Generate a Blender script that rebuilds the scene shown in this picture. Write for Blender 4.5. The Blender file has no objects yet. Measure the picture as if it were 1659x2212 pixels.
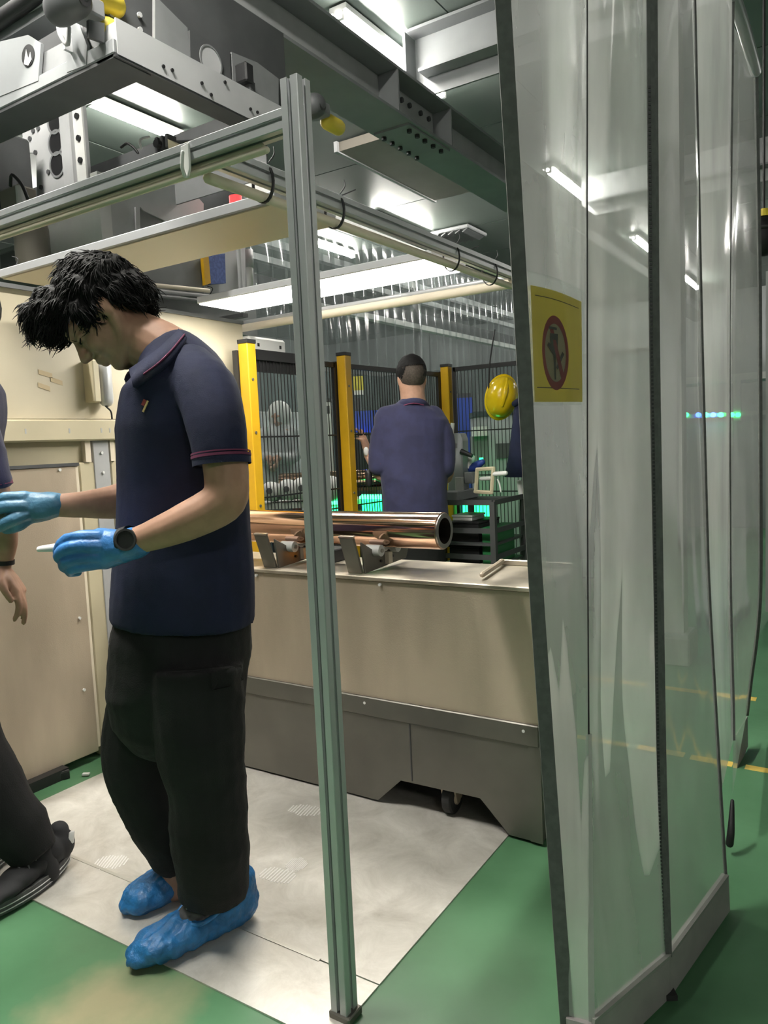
import bpy, bmesh, math, random
from mathutils import Vector, Matrix, noise
from mathutils.bvhtree import BVHTree
random.seed(7)
V = Vector
S = bpy.context.scene
COL = S.collection

# ------------------------------------------------------------------ camera
IW, IH, FPX, HC = 1659, 2212, 1620.0, 1.22
YAW, PITCH, ROLL = math.radians(32.8), math.radians(-5.2), math.radians(2.6)
FWD = V((-math.sin(YAW)*math.cos(PITCH), math.cos(YAW)*math.cos(PITCH), math.sin(PITCH)))
_r = V((math.cos(YAW), math.sin(YAW), 0)); _u = _r.cross(FWD)
RGT = _r*math.cos(ROLL) - _u*math.sin(ROLL)
UPV = _r*math.sin(ROLL) + _u*math.cos(ROLL)
EYE = V((0, 0, HC))
cam = bpy.data.cameras.new('camera'); camo = bpy.data.objects.new('camera', cam); COL.objects.link(camo)
cam.sensor_fit = 'VERTICAL'; cam.sensor_height = 36.0; cam.lens = 36.0*FPX/IH
cam.clip_start = 0.02; cam.clip_end = 100
rot = Matrix((RGT, UPV, -FWD)).transposed()
camo.matrix_world = Matrix.Translation(EYE) @ rot.to_4x4()
S.camera = camo

# ------------------------------------------------------------------ world, exposure
w = bpy.data.worlds.new('world'); S.world = w; w.use_nodes = True
w.node_tree.nodes['Background'].inputs[0].default_value = (0.8, 0.9, 1, 1)
w.node_tree.nodes['Background'].inputs[1].default_value = 0.05
S.view_settings.view_transform = 'Standard'; S.view_settings.look = 'None'
S.view_settings.gamma = 1.0; S.view_settings.use_curve_mapping = False
S.view_settings.exposure = 3.03
TUBE_POWER = 22.0      # emission of the ceiling tubes
PANEL_POWER = 4.0      # emission of the lit work panel
c_ = S.cycles
c_.max_bounces = 7; c_.diffuse_bounces = 3; c_.glossy_bounces = 3; c_.transmission_bounces = 4
c_.transparent_max_bounces = 24; c_.sample_clamp_indirect = 4.0; c_.blur_glossy = 1.0
c_.caustics_reflective = False; c_.caustics_refractive = False

# ------------------------------------------------------------------ pixel -> world (authoring helpers)
def ray(px, py): return FWD + RGT*((px-IW/2)/FPX) + UPV*((IH/2-py)/FPX)
def onx(px, py, x): d = ray(px, py); return EYE + d*(x/d.x)
def ony(px, py, y): d = ray(px, py); return EYE + d*(y/d.y)
def onz(px, py, z): d = ray(px, py); return EYE + d*((z-HC)/d.z)
def dep(px, py, t): return EYE + ray(px, py)*t
SX = V((math.cos(YAW), math.sin(YAW), 0))          # screen right, level
VW = V((math.sin(YAW), -math.cos(YAW), 0))         # towards the viewer, level
ZZ = V((0, 0, 1))

# ------------------------------------------------------------------ materials
MATS = {}
def mat(name, col, rough=0.5, metal=0.0, var=0.0, scale=8.0, col2=None, bump=0.0, bscale=60.0, emit=None, spec=None,
        stretch=(1, 1, 1), lo=0.4, hi=0.62, rvar=0.0, sheen=0):
    if name in MATS: return MATS[name]
    m = bpy.data.materials.new(name); m.use_nodes = True; MATS[name] = m
    nt = m.node_tree; b = nt.nodes['Principled BSDF']; L = nt.links.new
    b.inputs['Base Color'].default_value = (*col, 1); b.inputs['Roughness'].default_value = rough
    b.inputs['Metallic'].default_value = metal
    if spec is not None: b.inputs['Specular IOR Level'].default_value = spec
    if sheen: b.inputs['Sheen Weight'].default_value = sheen
    if emit: b.inputs['Emission Color'].default_value = (*emit[:3], 1); b.inputs['Emission Strength'].default_value = emit[3]
    if var or col2 or rvar:
        tc = nt.nodes.new('ShaderNodeTexCoord'); mp = nt.nodes.new('ShaderNodeMapping'); mp.inputs['Scale'].default_value = stretch
        L(tc.outputs['Object'], mp.inputs['Vector'])
        n = nt.nodes.new('ShaderNodeTexNoise'); n.inputs['Scale'].default_value = scale; n.inputs['Detail'].default_value = 6
        L(mp.outputs[0], n.inputs['Vector'])
        r = nt.nodes.new('ShaderNodeValToRGB'); L(n.outputs['Fac'], r.inputs['Fac'])
        c2 = col2 or tuple(max(0, c*(1-var)) for c in col)
        r.color_ramp.elements[0].position = lo; r.color_ramp.elements[1].position = hi
        r.color_ramp.elements[0].color = (*c2, 1); r.color_ramp.elements[1].color = (*col, 1)
        L(r.outputs['Color'], b.inputs['Base Color'])
        if rvar:
            mr = nt.nodes.new('ShaderNodeMapRange'); mr.inputs['To Min'].default_value = max(.02, rough-rvar); mr.inputs['To Max'].default_value = rough+rvar
            mr.inputs['From Min'].default_value = .3; mr.inputs['From Max'].default_value = .7
            L(n.outputs['Fac'], mr.inputs['Value']); L(mr.outputs[0], b.inputs['Roughness'])
    if bump:
        tc2 = nt.nodes.new('ShaderNodeTexCoord')
        n2 = nt.nodes.new('ShaderNodeTexNoise'); n2.inputs['Scale'].default_value = bscale; n2.inputs['Detail'].default_value = 3
        L(tc2.outputs['Object'], n2.inputs['Vector'])
        bp = nt.nodes.new('ShaderNodeBump'); bp.inputs['Strength'].default_value = bump; bp.inputs['Distance'].default_value = 0.004
        L(n2.outputs['Fac'], bp.inputs['Height']); L(bp.outputs[0], b.inputs['Normal'])
    return m

def pvc(name, haze, tint=(0.88, 0.90, 0.87), rough=0.12, dirt=0.25):
    m = bpy.data.materials.new(name); m.use_nodes = True; nt = m.node_tree; L = nt.links.new
    for n in list(nt.nodes): nt.nodes.remove(n)
    out = nt.nodes.new('ShaderNodeOutputMaterial')
    tr = nt.nodes.new('ShaderNodeBsdfTransparent'); tr.inputs[0].default_value = (0.9, 0.93, 0.92, 1)
    df = nt.nodes.new('ShaderNodeBsdfDiffuse'); df.inputs[0].default_value = (*tint, 1)
    tl = nt.nodes.new('ShaderNodeBsdfTranslucent'); tl.inputs[0].default_value = (*tint, 1)
    gl = nt.nodes.new('ShaderNodeBsdfGlossy'); gl.inputs['Roughness'].default_value = rough; gl.inputs[0].default_value = (.95, .96, .96, 1)
    m1 = nt.nodes.new('ShaderNodeMixShader'); m1.inputs[0].default_value = .5; L(df.outputs[0], m1.inputs[1]); L(tl.outputs[0], m1.inputs[2])
    tc = nt.nodes.new('ShaderNodeTexCoord'); mp = nt.nodes.new('ShaderNodeMapping'); mp.inputs['Scale'].default_value = (3, 3, .7)
    L(tc.outputs['Object'], mp.inputs['Vector'])
    ns = nt.nodes.new('ShaderNodeTexNoise'); ns.inputs['Scale'].default_value = 3; ns.inputs['Detail'].default_value = 8; L(mp.outputs[0], ns.inputs['Vector'])
    mr = nt.nodes.new('ShaderNodeMapRange'); mr.inputs['From Min'].default_value = .3; mr.inputs['From Max'].default_value = .7
    mr.inputs['To Min'].default_value = haze-dirt/2; mr.inputs['To Max'].default_value = haze+dirt/2; L(ns.outputs['Fac'], mr.inputs['Value'])
    m2 = nt.nodes.new('ShaderNodeMixShader'); L(mr.outputs[0], m2.inputs[0]); L(tr.outputs[0], m2.inputs[1]); L(m1.outputs[0], m2.inputs[2])
    fr = nt.nodes.new('ShaderNodeFresnel'); fr.inputs['IOR'].default_value = 1.36
    fm_ = nt.nodes.new('ShaderNodeMath'); fm_.operation = 'MULTIPLY'; fm_.inputs[1].default_value = .6; L(fr.outputs[0], fm_.inputs[0]); m3 = nt.nodes.new('ShaderNodeMixShader'); L(fm_.outputs[0], m3.inputs[0]); L(m2.outputs[0], m3.inputs[1]); L(gl.outputs[0], m3.inputs[2])
    L(m3.outputs[0], out.inputs[0]); MATS[name] = m
    return m

mat('steel_brushed', (.60, .50, .38), .42, .3, .2, 5, bump=.15, bscale=220, stretch=(1, 1, .25), rvar=.08)
mat('steel_dark', (.20, .19, .165), .45, .6, .2, 4, rvar=.08)
mat('steel_deck', (.60, .54, .44), .38, .6, .3, 9, rvar=.1)
mat('steel_plate', (.66, .62, .56), .24, .85, .25, 6, bump=.1, bscale=90, rvar=.12)
mat('aluminium', (.56, .57, .585), .40, .4)
mat('aluminium_shade', (.20, .20, .21), .5, .6)
mat('cream_strip', (.80, .71, .56), .5)
mat('cream_paint', (.62, .55, .38), .45, 0, .12, 3)
mat('cream_sheet', (.64, .57, .42), .4, 0, .1, 2.5)
mat('grey_paint', (.22, .225, .23), .5, 0, .15, 6)
mat('grey_light', (.46, .465, .47), .5, 0, .12, 5)
mat('grey_dark', (.075, .077, .08), .55, 0, .2, 5)
mat('black', (.012, .012, .013), .5)
mat('black_soft', (.02, .02, .022), .8)
mat('rubber', (.03, .03, .03), .75)
mat('white_plastic', (.78, .78, .76), .4)
mat('yellow_paint', (.55, .31, .008), .42, 0, .12, 7)
mat('yellow_shiny', (.85, .58, .01), .18)
mat('yellow_bumper', (.70, .55, .05), .5)
mat('beam_grey', (.26, .27, .275), .45, 0, .12, 4)
mat('copper', (.86, .56, .42), .09, 1.0)
mat('copper_rim', (.50, .47, .43), .3, 1.0, .2, 30)
mat('skin', (.50, .29, .20), .5, 0, .12, 30, spec=.3)
mat('hair', (.006, .0055, .0055), .7, spec=.25)
mat('hair_short', (.085, .066, .052), .75, 0, .4, 120)
mat('polo', (.008, .012, .046), .85, 0, .2, 14, bump=.25, bscale=500)
mat('polo_violet', (.032, .033, .088), .85, 0, .2, 14, bump=.25, bscale=500, sheen=.1)
mat('polo_stripe', (.16, .03, .08), .8)
mat('trousers', (.0045, .0045, .005), .85, 0, .2, 20, bump=.3, bscale=300)
mat('glove', (.06, .24, .60), .38, 0, .2, 25, bump=.3, bscale=140)
mat('glove_dull', (.09, .24, .38), .42, 0, .2, 25, bump=.3, bscale=140)
mat('shoe_cover', (.03, .21, .52), .42, 0, .3, 40, bump=1.0, bscale=75, stretch=(1, 1, 1))
mat('shoe_grey', (.12, .12, .12), .8, 0, .3, 60)
mat('red_lamp', (.6, .02, .02), .3, emit=(1, .02, .02, .7))
mat('green_glow', (.05, .5, .2), .4, emit=(.012, .75, .13, .9))
mat('green_led', (.05, .5, .2), .4, emit=(.02, .9, .18, 2.5))
mat('blue_led', (.05, .1, .6), .4, emit=(.03, .10, 1, 3.5))
mat('amber_led', (.6, .2, .02), .4, emit=(1, .35, .02, 1.2))
mat('blue_plastic', (.035, .075, .36), .45)
mat('blue_filter', (.08, .12, .32), .8, 0, .3, 70)
mat('dark_red', (.13, .02, .02), .5)
mat('white_paint', (.62, .62, .60), .45, 0, .1, 4)
mat('hall_wall', (.34, .36, .36), .7, 0, .1, 1.5)
mat('machine_green', (.055, .085, .085), .5, 0, .3, 2)
mat('machine_pale', (.40, .42, .43), .5, 0, .15, 2)
mat('green_box', (.03, .22, .07), .5)
mat('tube_light', (.9, .9, .88), .4, emit=(1.0, .97, .90, TUBE_POWER))
mat('tube_fill', (.9, .9, .88), .4, emit=(1.0, .97, .90, TUBE_POWER*2.6))  # stronger glow for the two added fill tubes
mat('panel_light', (.9, .9, .88), .4, emit=(1.0, .96, .88, PANEL_POWER))
mat('panel_off', (.80, .69, .53), .45)
mat('zip_grey', (.17, .17, .168), .7, 0, .2, 60)
mat('hem_grey', (.44, .41, .40), .65, 0, .15, 10)
mat('sign_yellow', (.62, .56, .17), .5)
mat('sign_white', (.62, .57, .44), .5)
mat('sign_red', (.55, .13, .12), .5)
mat('sign_black', (.10, .09, .07), .6)
def let_through(name, col, k=.5):     # thin printed sheet: part of the light behind comes through
    nt = MATS[name].node_tree; o = nt.nodes['Material Output']; tl = nt.nodes.new('ShaderNodeBsdfTranslucent'); tl.inputs[0].default_value = (*col, 1)
    mx = nt.nodes.new('ShaderNodeMixShader'); mx.inputs[0].default_value = k; nt.links.new(nt.nodes['Principled BSDF'].outputs[0], mx.inputs[1]); nt.links.new(tl.outputs[0], mx.inputs[2]); nt.links.new(mx.outputs[0], o.inputs[0])
let_through('sign_yellow', (.80, .72, .22), .6); let_through('sign_white', (.75, .68, .55), .5); let_through('sign_red', (.62, .16, .15), .5)
mat('concrete', (.42, .42, .39), .8, 0, .15, 10)
mat('tape', (.75, .55, .12), .6, 0, 0, 9, col2=(.45, .40, .14), lo=.4, hi=.5)
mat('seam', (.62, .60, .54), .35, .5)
PVC = pvc('pvc_curtain', .66, dirt=.22, rough=.16)
PVCB = pvc('pvc_curtain_clearer', .48, dirt=.20, rough=.14)
PVCC = pvc('pvc_sleeve', .10, dirt=.05, rough=.1)
PVC2 = pvc('pvc_strip', .20, tint=(.45, .5, .5), rough=.08, dirt=.15)

# floor epoxy with worn pale patches
def floor_mat():
    m = bpy.data.materials.new('floor_epoxy'); m.use_nodes = True; nt = m.node_tree; L = nt.links.new; b = nt.nodes['Principled BSDF']
    tc = nt.nodes.new('ShaderNodeTexCoord')
    n1 = nt.nodes.new('ShaderNodeTexNoise'); n1.inputs['Scale'].default_value = 2.2; n1.inputs['Detail'].default_value = 7; L(tc.outputs['Object'], n1.inputs['Vector'])
    r1 = nt.nodes.new('ShaderNodeValToRGB'); r1.color_ramp.elements[0].color = (.072, .185, .088, 1); r1.color_ramp.elements[1].color = (.112, .265, .135, 1)
    r1.color_ramp.elements[0].position = .35; r1.color_ramp.elements[1].position = .65; L(n1.outputs['Fac'], r1.inputs[0])
    # worn area near the front edge of the steel plate
    sp = nt.nodes.new('ShaderNodeVectorMath'); sp.operation = 'DISTANCE'; sp.inputs[1].default_value = (-1.36, .93, 0); 
    n2 = nt.nodes.new('ShaderNodeTexNoise'); n2.inputs['Scale'].default_value = 4.5; n2.inputs['Detail'].default_value = 8; L(tc.outputs['Object'], n2.inputs['Vector'])
    L(tc.outputs['Object'], sp.inputs[0])
    mr = nt.nodes.new('ShaderNodeMapRange'); mr.inputs['From Min'].default_value = .08; mr.inputs['From Max'].default_value = .42
    mr.inputs['To Min'].default_value = .30; mr.inputs['To Max'].default_value = -.22; L(sp.outputs['Value'], mr.inputs['Value'])
    ad = nt.nodes.new('ShaderNodeMath'); ad.operation = 'ADD'; L(n2.outputs['Fac'], ad.inputs[0]); L(mr.outputs[0], ad.inputs[1])
    r2 = nt.nodes.new('ShaderNodeValToRGB'); r2.color_ramp.elements[0].position = .54; r2.color_ramp.elements[1].position = .92; L(ad.outputs[0], r2.inputs[0])
    mx = nt.nodes.new('ShaderNodeMixRGB'); L(r2.outputs[0], mx.inputs[0]); L(r1.outputs[0], mx.inputs[1]); mx.inputs[2].default_value = (.36, .34, .20, 1)
    L(mx.outputs[0], b.inputs['Base Color']); b.inputs['Roughness'].default_value = .36
    bp = nt.nodes.new('ShaderNodeBump'); bp.inputs['Strength'].default_value = .12; bp.inputs['Distance'].default_value = .01
    n3 = nt.nodes.new('ShaderNodeTexNoise'); n3.inputs['Scale'].default_value = 14; L(tc.outputs['Object'], n3.inputs['Vector']); L(n3.outputs['Fac'], bp.inputs['Height']); L(bp.outputs[0], b.inputs['Normal'])
    MATS['floor_epoxy'] = m
floor_mat()

# steel floor plate with dusty scuffs and shoe prints
def plate_mat():
    m = bpy.data.materials.new('plate_dusty'); m.use_nodes = True; nt = m.node_tree; L = nt.links.new; b = nt.nodes['Principled BSDF']
    tc = nt.nodes.new('ShaderNodeTexCoord')
    n1 = nt.nodes.new('ShaderNodeTexNoise'); n1.inputs['Scale'].default_value = 7; n1.inputs['Detail'].default_value = 12; n1.inputs['Roughness'].default_value = .74; n1.inputs['Distortion'].default_value = .6; L(tc.outputs['Object'], n1.inputs['Vector'])
    r1 = nt.nodes.new('ShaderNodeValToRGB'); r1.color_ramp.elements[0].position = .30; r1.color_ramp.elements[1].position = .70; L(n1.outputs['Fac'], r1.inputs[0])
    mx = nt.nodes.new('ShaderNodeMixRGB'); L(r1.outputs[0], mx.inputs[0]); mx.inputs[1].default_value = (.56, .53, .47, 1); mx.inputs[2].default_value = (.84, .81, .75, 1)
    L(mx.outputs[0], b.inputs['Base Color'])
    m2 = nt.nodes.new('ShaderNodeMapRange'); L(r1.outputs[0], m2.inputs[0]); m2.inputs['To Min'].default_value = .38; m2.inputs['To Max'].default_value = .22; L(m2.outputs[0], b.inputs['Metallic'])
    m3 = nt.nodes.new('ShaderNodeMapRange'); L(r1.outputs[0], m3.inputs[0]); m3.inputs['To Min'].default_value = .27; m3.inputs['To Max'].default_value = .40; L(m3.outputs[0], b.inputs['Roughness'])
    MATS['plate_dusty'] = m
plate_mat()

# ceiling sheet
mat('ceiling_sheet', (.125, .150, .135), .45, 0, .06, 1)

# ------------------------------------------------------------------ mesh building
ORG = {}
class MB:
    def __init__(s): s.v = []; s.f = []
    def add(s, vs, fs):
        o = len(s.v); s.v += [V(p) for p in vs]; s.f += [tuple(i+o for i in f) for f in fs]; return s
    def box(s, a, b):
        x0, y0, z0 = (min(a[i], b[i]) for i in range(3)); x1, y1, z1 = (max(a[i], b[i]) for i in range(3))
        return s.add([(x0,y0,z0),(x1,y0,z0),(x1,y1,z0),(x0,y1,z0),(x0,y0,z1),(x1,y0,z1),(x1,y1,z1),(x0,y1,z1)],
                     [(0,3,2,1),(4,5,6,7),(0,1,5,4),(1,2,6,5),(2,3,7,6),(3,0,4,7)])
    def obox(s, c, ax, ay, az):      # centre and three half-axis vectors
        c, ax, ay, az = V(c), V(ax), V(ay), V(az)
        return s.add([c-ax-ay-az, c+ax-ay-az, c+ax+ay-az, c-ax+ay-az, c-ax-ay+az, c+ax-ay+az, c+ax+ay+az, c-ax+ay+az],
                     [(0,3,2,1),(4,5,6,7),(0,1,5,4),(1,2,6,5),(2,3,7,6),(3,0,4,7)])
    def prism(s, pts, d):            # polygon in space extruded along d
        n = len(pts); pts = [V(p) for p in pts]; d = V(d)
        return s.add(pts+[p+d for p in pts], [tuple(range(n))[::-1], tuple(range(n, 2*n))]+[(i, (i+1) % n, n+(i+1) % n, n+i) for i in range(n)])
    def rings(s, rs, cap=True, closed=True):
        n = len(rs[0]); vs = [p for r in rs for p in r]; fs = []
        for k in range(len(rs)-1):
            for i in range(n if closed else n-1):
                j = (i+1) % n; fs.append((k*n+i, k*n+j, (k+1)*n+j, (k+1)*n+i))
        if cap and closed: fs += [tuple(range(n))[::-1], tuple(range((len(rs)-1)*n, len(rs)*n))]
        return s.add(vs, fs)
    def cyl(s, a, b, r, r2=None, n=16):
        a, b = V(a), V(b); d = (b-a).normalized(); e1 = d.orthogonal().normalized(); e2 = d.cross(e1); r2 = r if r2 is None else r2
        return s.rings([[p+(e1*math.cos(t)+e2*math.sin(t))*q for t in (2*math.pi*i/n for i in range(n))] for p, q in ((a, r), (b, r2))])
    def pipe(s, a, b, ro, ri, n=32): # hollow tube, open through
        a, b = V(a), V(b); d = (b-a).normalized(); e1 = d.orthogonal().normalized(); e2 = d.cross(e1)
        vs = []; fs = []
        for p, q in ((a, ro), (b, ro), (b, ri), (a, ri)):
            vs += [p+(e1*math.cos(t)+e2*math.sin(t))*q for t in (2*math.pi*i/n for i in range(n))]
        for k in range(4):
            m = (k+1) % 4
            fs += [(k*n+i, k*n+(i+1) % n, m*n+(i+1) % n, m*n+i) for i in range(n)]
        return s.add(vs, fs)
    def limb(s, pts, rad, n=14, ref=None, sub=4, cap=True):
        pts = [V(p) for p in pts]; rad = [(r, r) if not isinstance(r, (tuple, list)) else r for r in rad]
        if sub > 1 and len(pts) > 2:
            P, Rr = [], []
            for i in range(len(pts)-1):
                p0, p1, p2, p3 = pts[max(i-1, 0)], pts[i], pts[i+1], pts[min(i+2, len(pts)-1)]
                for k in range(sub):
                    t = k/sub
                    P.append(.5*((2*p1)+(-p0+p2)*t+(2*p0-5*p1+4*p2-p3)*t*t+(-p0+3*p1-3*p2+p3)*t**3))
                    Rr.append(tuple(rad[i][q]*(1-t)+rad[i+1][q]*t for q in (0, 1)))
            P.append(pts[-1]); Rr.append(rad[-1]); pts, rad = P, Rr
        tang = [(pts[min(i+1, len(pts)-1)]-pts[max(i-1, 0)]).normalized() for i in range(len(pts))]
        if cap:
            m0, m1 = min(rad[0]), min(rad[-1])
            a = [(pts[0]-tang[0]*m0*q, (rad[0][0]*e, rad[0][1]*e), tang[0]) for q, e in ((.98, .15), (.8, .6), (.45, .89))]
            z = [(pts[-1]+tang[-1]*m1*q, (rad[-1][0]*e, rad[-1][1]*e), tang[-1]) for q, e in ((.45, .89), (.8, .6), (.98, .15))]
        else: a = z = []
        seq = a+list(zip(pts, rad, tang))+z
        e1 = None; rs = []
        for p, r, t in seq:
            if ref is not None: e = V(ref)-t*t.dot(V(ref))
            else: e = (t.orthogonal() if e1 is None else e1-t*t.dot(e1))
            e1 = e.normalized(); e2 = t.cross(e1)
            rs.append([p+e1*(r[0]*math.cos(q))+e2*(r[1]*math.sin(q)) for q in (2*math.pi*i/n for i in range(n))])
        return s.rings(rs)
    def ell(s, c, r, ax=None, n=16, m=10):
        c = V(c); X, Y, Z = ax or (V((1,0,0)), V((0,1,0)), V((0,0,1))); rs = []
        for k in range(m+1):
            th = math.pi*(0.03+.94*k/m)
            rs.append([c+Z*(-r[2]*math.cos(th))+X*(r[0]*math.sin(th)*math.cos(q))+Y*(r[1]*math.sin(th)*math.sin(q)) for q in (2*math.pi*i/n for i in range(n))])
        return s.rings(rs)

def link(name, me, m, parent=None):
    o = bpy.data.objects.new(name, me); COL.objects.link(o)
    if m: me.materials.append(MATS[m] if isinstance(m, str) else m)
    if parent is not None: o.parent = parent
    return o
def build(name, mb, m, parent=None, smooth=False, bevel=0, org=None):
    """one mesh object; vertices come in world coordinates and are stored relative to the thing's base"""
    if org is None:
        org = ORG[parent.name] if parent is not None else V((0, 0, 0))
    me = bpy.data.meshes.new(name); me.from_pydata([tuple(p-org) for p in mb.v], [], mb.f); me.validate()
    if bevel or True:
        bm = bmesh.new(); bm.from_mesh(me); bmesh.ops.recalc_face_normals(bm, faces=bm.faces)
        if bevel: bmesh.ops.bevel(bm, geom=bm.edges[:], offset=bevel, segments=1, affect='EDGES', clamp_overlap=True)
        bm.to_mesh(me); bm.free()
    if smooth: me.polygons.foreach_set('use_smooth', [True]*len(me.polygons))
    o = link(name, me, m, parent)
    if parent is None: o.location = org
    ORG[o.name] = org
    return o
def smooth_angle(o, ang=40):
    me = o.data; me.polygons.foreach_set('use_smooth', [True]*len(me.polygons))
    bm = bmesh.new(); bm.from_mesh(me); a = math.radians(ang)
    for e in bm.edges:
        if len(e.link_faces) == 2 and e.calc_face_angle(0) > a: e.smooth = False
    bm.to_mesh(me); bm.free(); return o
def tag(o, label, cat, group=None, kind=None):
    if label: o['label'] = label
    if cat: o['category'] = cat
    if group: o['group'] = group
    if kind: o['kind'] = kind
    return o
def thing(name, loc, label, cat, group=None):
    o = bpy.data.objects.new(name, None); COL.objects.link(o); o.location = loc; o.empty_display_size = .05
    ORG[o.name] = V(loc); return tag(o, label, cat, group)
def solo(name, mb, m, label, cat, org, group=None, smooth=False, bevel=0):
    return tag(build(name, mb, m, None, smooth, bevel, V(org)), label, cat, group)
def struct(name, mb, m, parent=None, label=None):
    o = build(name, mb, m, parent)
    if parent is None: o['kind'] = 'structure'
    if label: o['label'] = label
    return o
def copy_thing(o, loc, label=None, group=None):
    c = o.copy(); COL.objects.link(c); c.location = loc; ORG[c.name] = V(loc)
    if label: c['label'] = label
    if group: c['group'] = group
    for ch in list(o.children):
        d = ch.copy(); COL.objects.link(d); d.parent = c
        for g in ch.children:
            e = g.copy(); COL.objects.link(e); e.parent = d
    return c
def remesh(mb, voxel, smooth=6, fold=0, fscale=9, stretch=(1, 1, 1), fine=0, seed=0):
    """fuse overlapping closed pieces into one continuous skin"""
    me = bpy.data.meshes.new('tmp'); me.from_pydata([tuple(p) for p in mb.v], [], mb.f); me.validate()
    bm = bmesh.new(); bm.from_mesh(me); bmesh.ops.recalc_face_normals(bm, faces=bm.faces); bm.to_mesh(me); bm.free()
    o = bpy.data.objects.new('tmp', me); COL.objects.link(o)
    r = o.modifiers.new('r', 'REMESH'); r.mode = 'VOXEL'; r.voxel_size = voxel; r.use_smooth_shade = True
    s = o.modifiers.new('s', 'SMOOTH'); s.factor = .5; s.iterations = smooth
    dg = bpy.context.evaluated_depsgraph_get(); ev = o.evaluated_get(dg)
    out = bpy.data.meshes.new_from_object(ev, depsgraph=dg)
    bpy.data.objects.remove(o); bpy.data.meshes.remove(me)
    if fold or fine:
        off = V((seed*3.1, seed*1.7, seed))
        cos = [v.co.copy() for v in out.vertices]; nos = [v.normal.copy() for v in out.vertices]; flat = []
        for c, n in zip(cos, nos):
            d = fold*(1-2*abs(noise.noise(V((c.x*stretch[0], c.y*stretch[1], c.z*stretch[2]))*fscale+off))) if fold else 0
            if fine: d += fine*noise.noise(c*70)
            flat += tuple(c+n*d)
        out.vertices.foreach_set('co', flat); out.update()
    out.polygons.foreach_set('use_smooth', [True]*len(out.polygons))
    return out
def skin(name, mb, m, parent, voxel, **k):
    me = remesh(mb, voxel, **k); org = ORG[parent.name]
    me.transform(Matrix.Translation(-org)); me.name = name; me.materials.clear()
    o = link(name, me, m, parent); ORG[o.name] = org; return o
def hit(o, px, py):
    """where the line of sight through a pixel meets a finished part: to sew badges and stripes on it"""
    org = ORG[o.name]; t = BVHTree.FromPolygons([v.co+org for v in o.data.vertices], [tuple(p.vertices) for p in o.data.polygons])
    loc, nor, *_ = t.ray_cast(EYE, ray(px, py).normalized()); return loc, nor

# ================================================================== SETTING
struct('floor', MB().box((-11, -5, -.1), (7, 15, 0)), 'floor_epoxy')
ce = struct('ceiling', MB().box((-11, -5, 3.66), (7, 15, 3.8)), 'grey_dark')
first = None
for i in range(6):
    for j in range(17):
        x, y = -11+3*i, -5+1.2*j-.25
        if first is None:
            first = build('panel', MB().box((0.006, .006, 0), (2.994, 1.194, .05)), 'ceiling_sheet', ce)
            ORG[first.name] = V((0, 0, 0)); p = first
        else:
            p = first.copy(); COL.objects.link(p); p.parent = ce
        p.location = (x, y, 3.61+.006*((i*7+j*3) % 3)/3)
struct('wall_back', MB().box((-11, 14.6, 0), (7, 14.8, 3.66)), 'hall_wall')
struct('wall_left', MB().box((-11, -5, 0), (-10.8, 15, 3.66)), 'hall_wall')
struct('wall_right', MB().box((6.8, -5, 0), (7, 15, 3.66)), 'hall_wall')
struct('wall_front', MB().box((-11, -5.2, 0), (7, -5, 3.66)), 'hall_wall')

# steel roof beams: a wide H-beam running away, a deeper cross beam above it
def hbeam_mb(x0, x1, z0, z1, y0, y1, tf=.016, tw=.012):
    m = MB(); xc = (x0+x1)/2
    m.box((x0, y0, z0), (x1, y1, z0+tf)); m.box((x0, y0, z1-tf), (x1, y1, z1)); m.box((xc-tw/2, y0, z0+tf), (xc+tw/2, y1, z1-tf))
    return m
bm_ = thing('runway_beam', (-2.285, 6, 3.0), 'long grey steel beam overhead with bolted splice plate and stiffeners', 'beam')
m = MB(); m.box((-2.42, -1, 3.0), (-2.15, 4.06, 3.016)); build('lower_flange', m, 'beam_grey', bm_)
m = MB(); m.box((-2.42, 4.065, 3.0), (-2.15, 13.5, 3.016)); build('lower_flange', m, 'beam_grey', bm_)
build('upper_flange', MB().box((-2.42, -1, 3.236), (-2.15, 13.5, 3.252)), 'beam_grey', bm_)
build('web', MB().box((-2.292, -1, 3.016), (-2.278, 13.5, 3.236)), 'grey_light', bm_)
for y in (3.68, 4.30, 6.9, 1.5):
    build('stiffener', MB().box((-2.278, y-.006, 3.016), (-2.152, y+.006, 3.236)), 'beam_grey', bm_)
sp = build('splice_plate', MB().box((-2.278, 3.82, 3.03), (-2.262, 4.26, 3.21)), 'grey_light', bm_)
b = MB()
for y in (3.88, 3.97, 4.10, 4.20):
    for z in (3.06, 3.17): b.cyl((-2.262, y, z), (-2.246, y, z), .015, n=6)
build('bolt', b, 'grey_dark', sp)['kind'] = 'stuff'
sp = build('splice_plate', MB().box((-2.40, 3.80, 2.988), (-2.17, 4.30, 3.0)), 'beam_grey', bm_)
b = MB()
for y in (3.86, 3.95, 4.04, 4.14, 4.24):
    for x in (-2.37, -2.20): b.cyl((x, y, 2.988), (x, y, 2.970), .015, n=6)
build('bolt', b, 'black', sp)['kind'] = 'stuff'
cb = thing('cross_beam', (0, 4.1, 3.35), 'deep grey cross beam joining the runway beam beside the ceiling lamp', 'beam')
build('lower_flange', MB().box((-2.20, 3.99, 3.35), (5, 4.21, 3.366)), 'beam_grey', cb)
build('web', MB().box((-2.27, 4.093, 3.25), (5, 4.107, 3.60)), 'beam_grey', cb)
build('end_plate', MB().box((-2.30, 4.0, 3.25), (-2.284, 4.2, 3.6)), 'beam_grey', cb)
build('upper_flange', MB().box((-2.27, 3.99, 3.586), (5, 4.21, 3.602)), 'beam_grey', cb)
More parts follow.
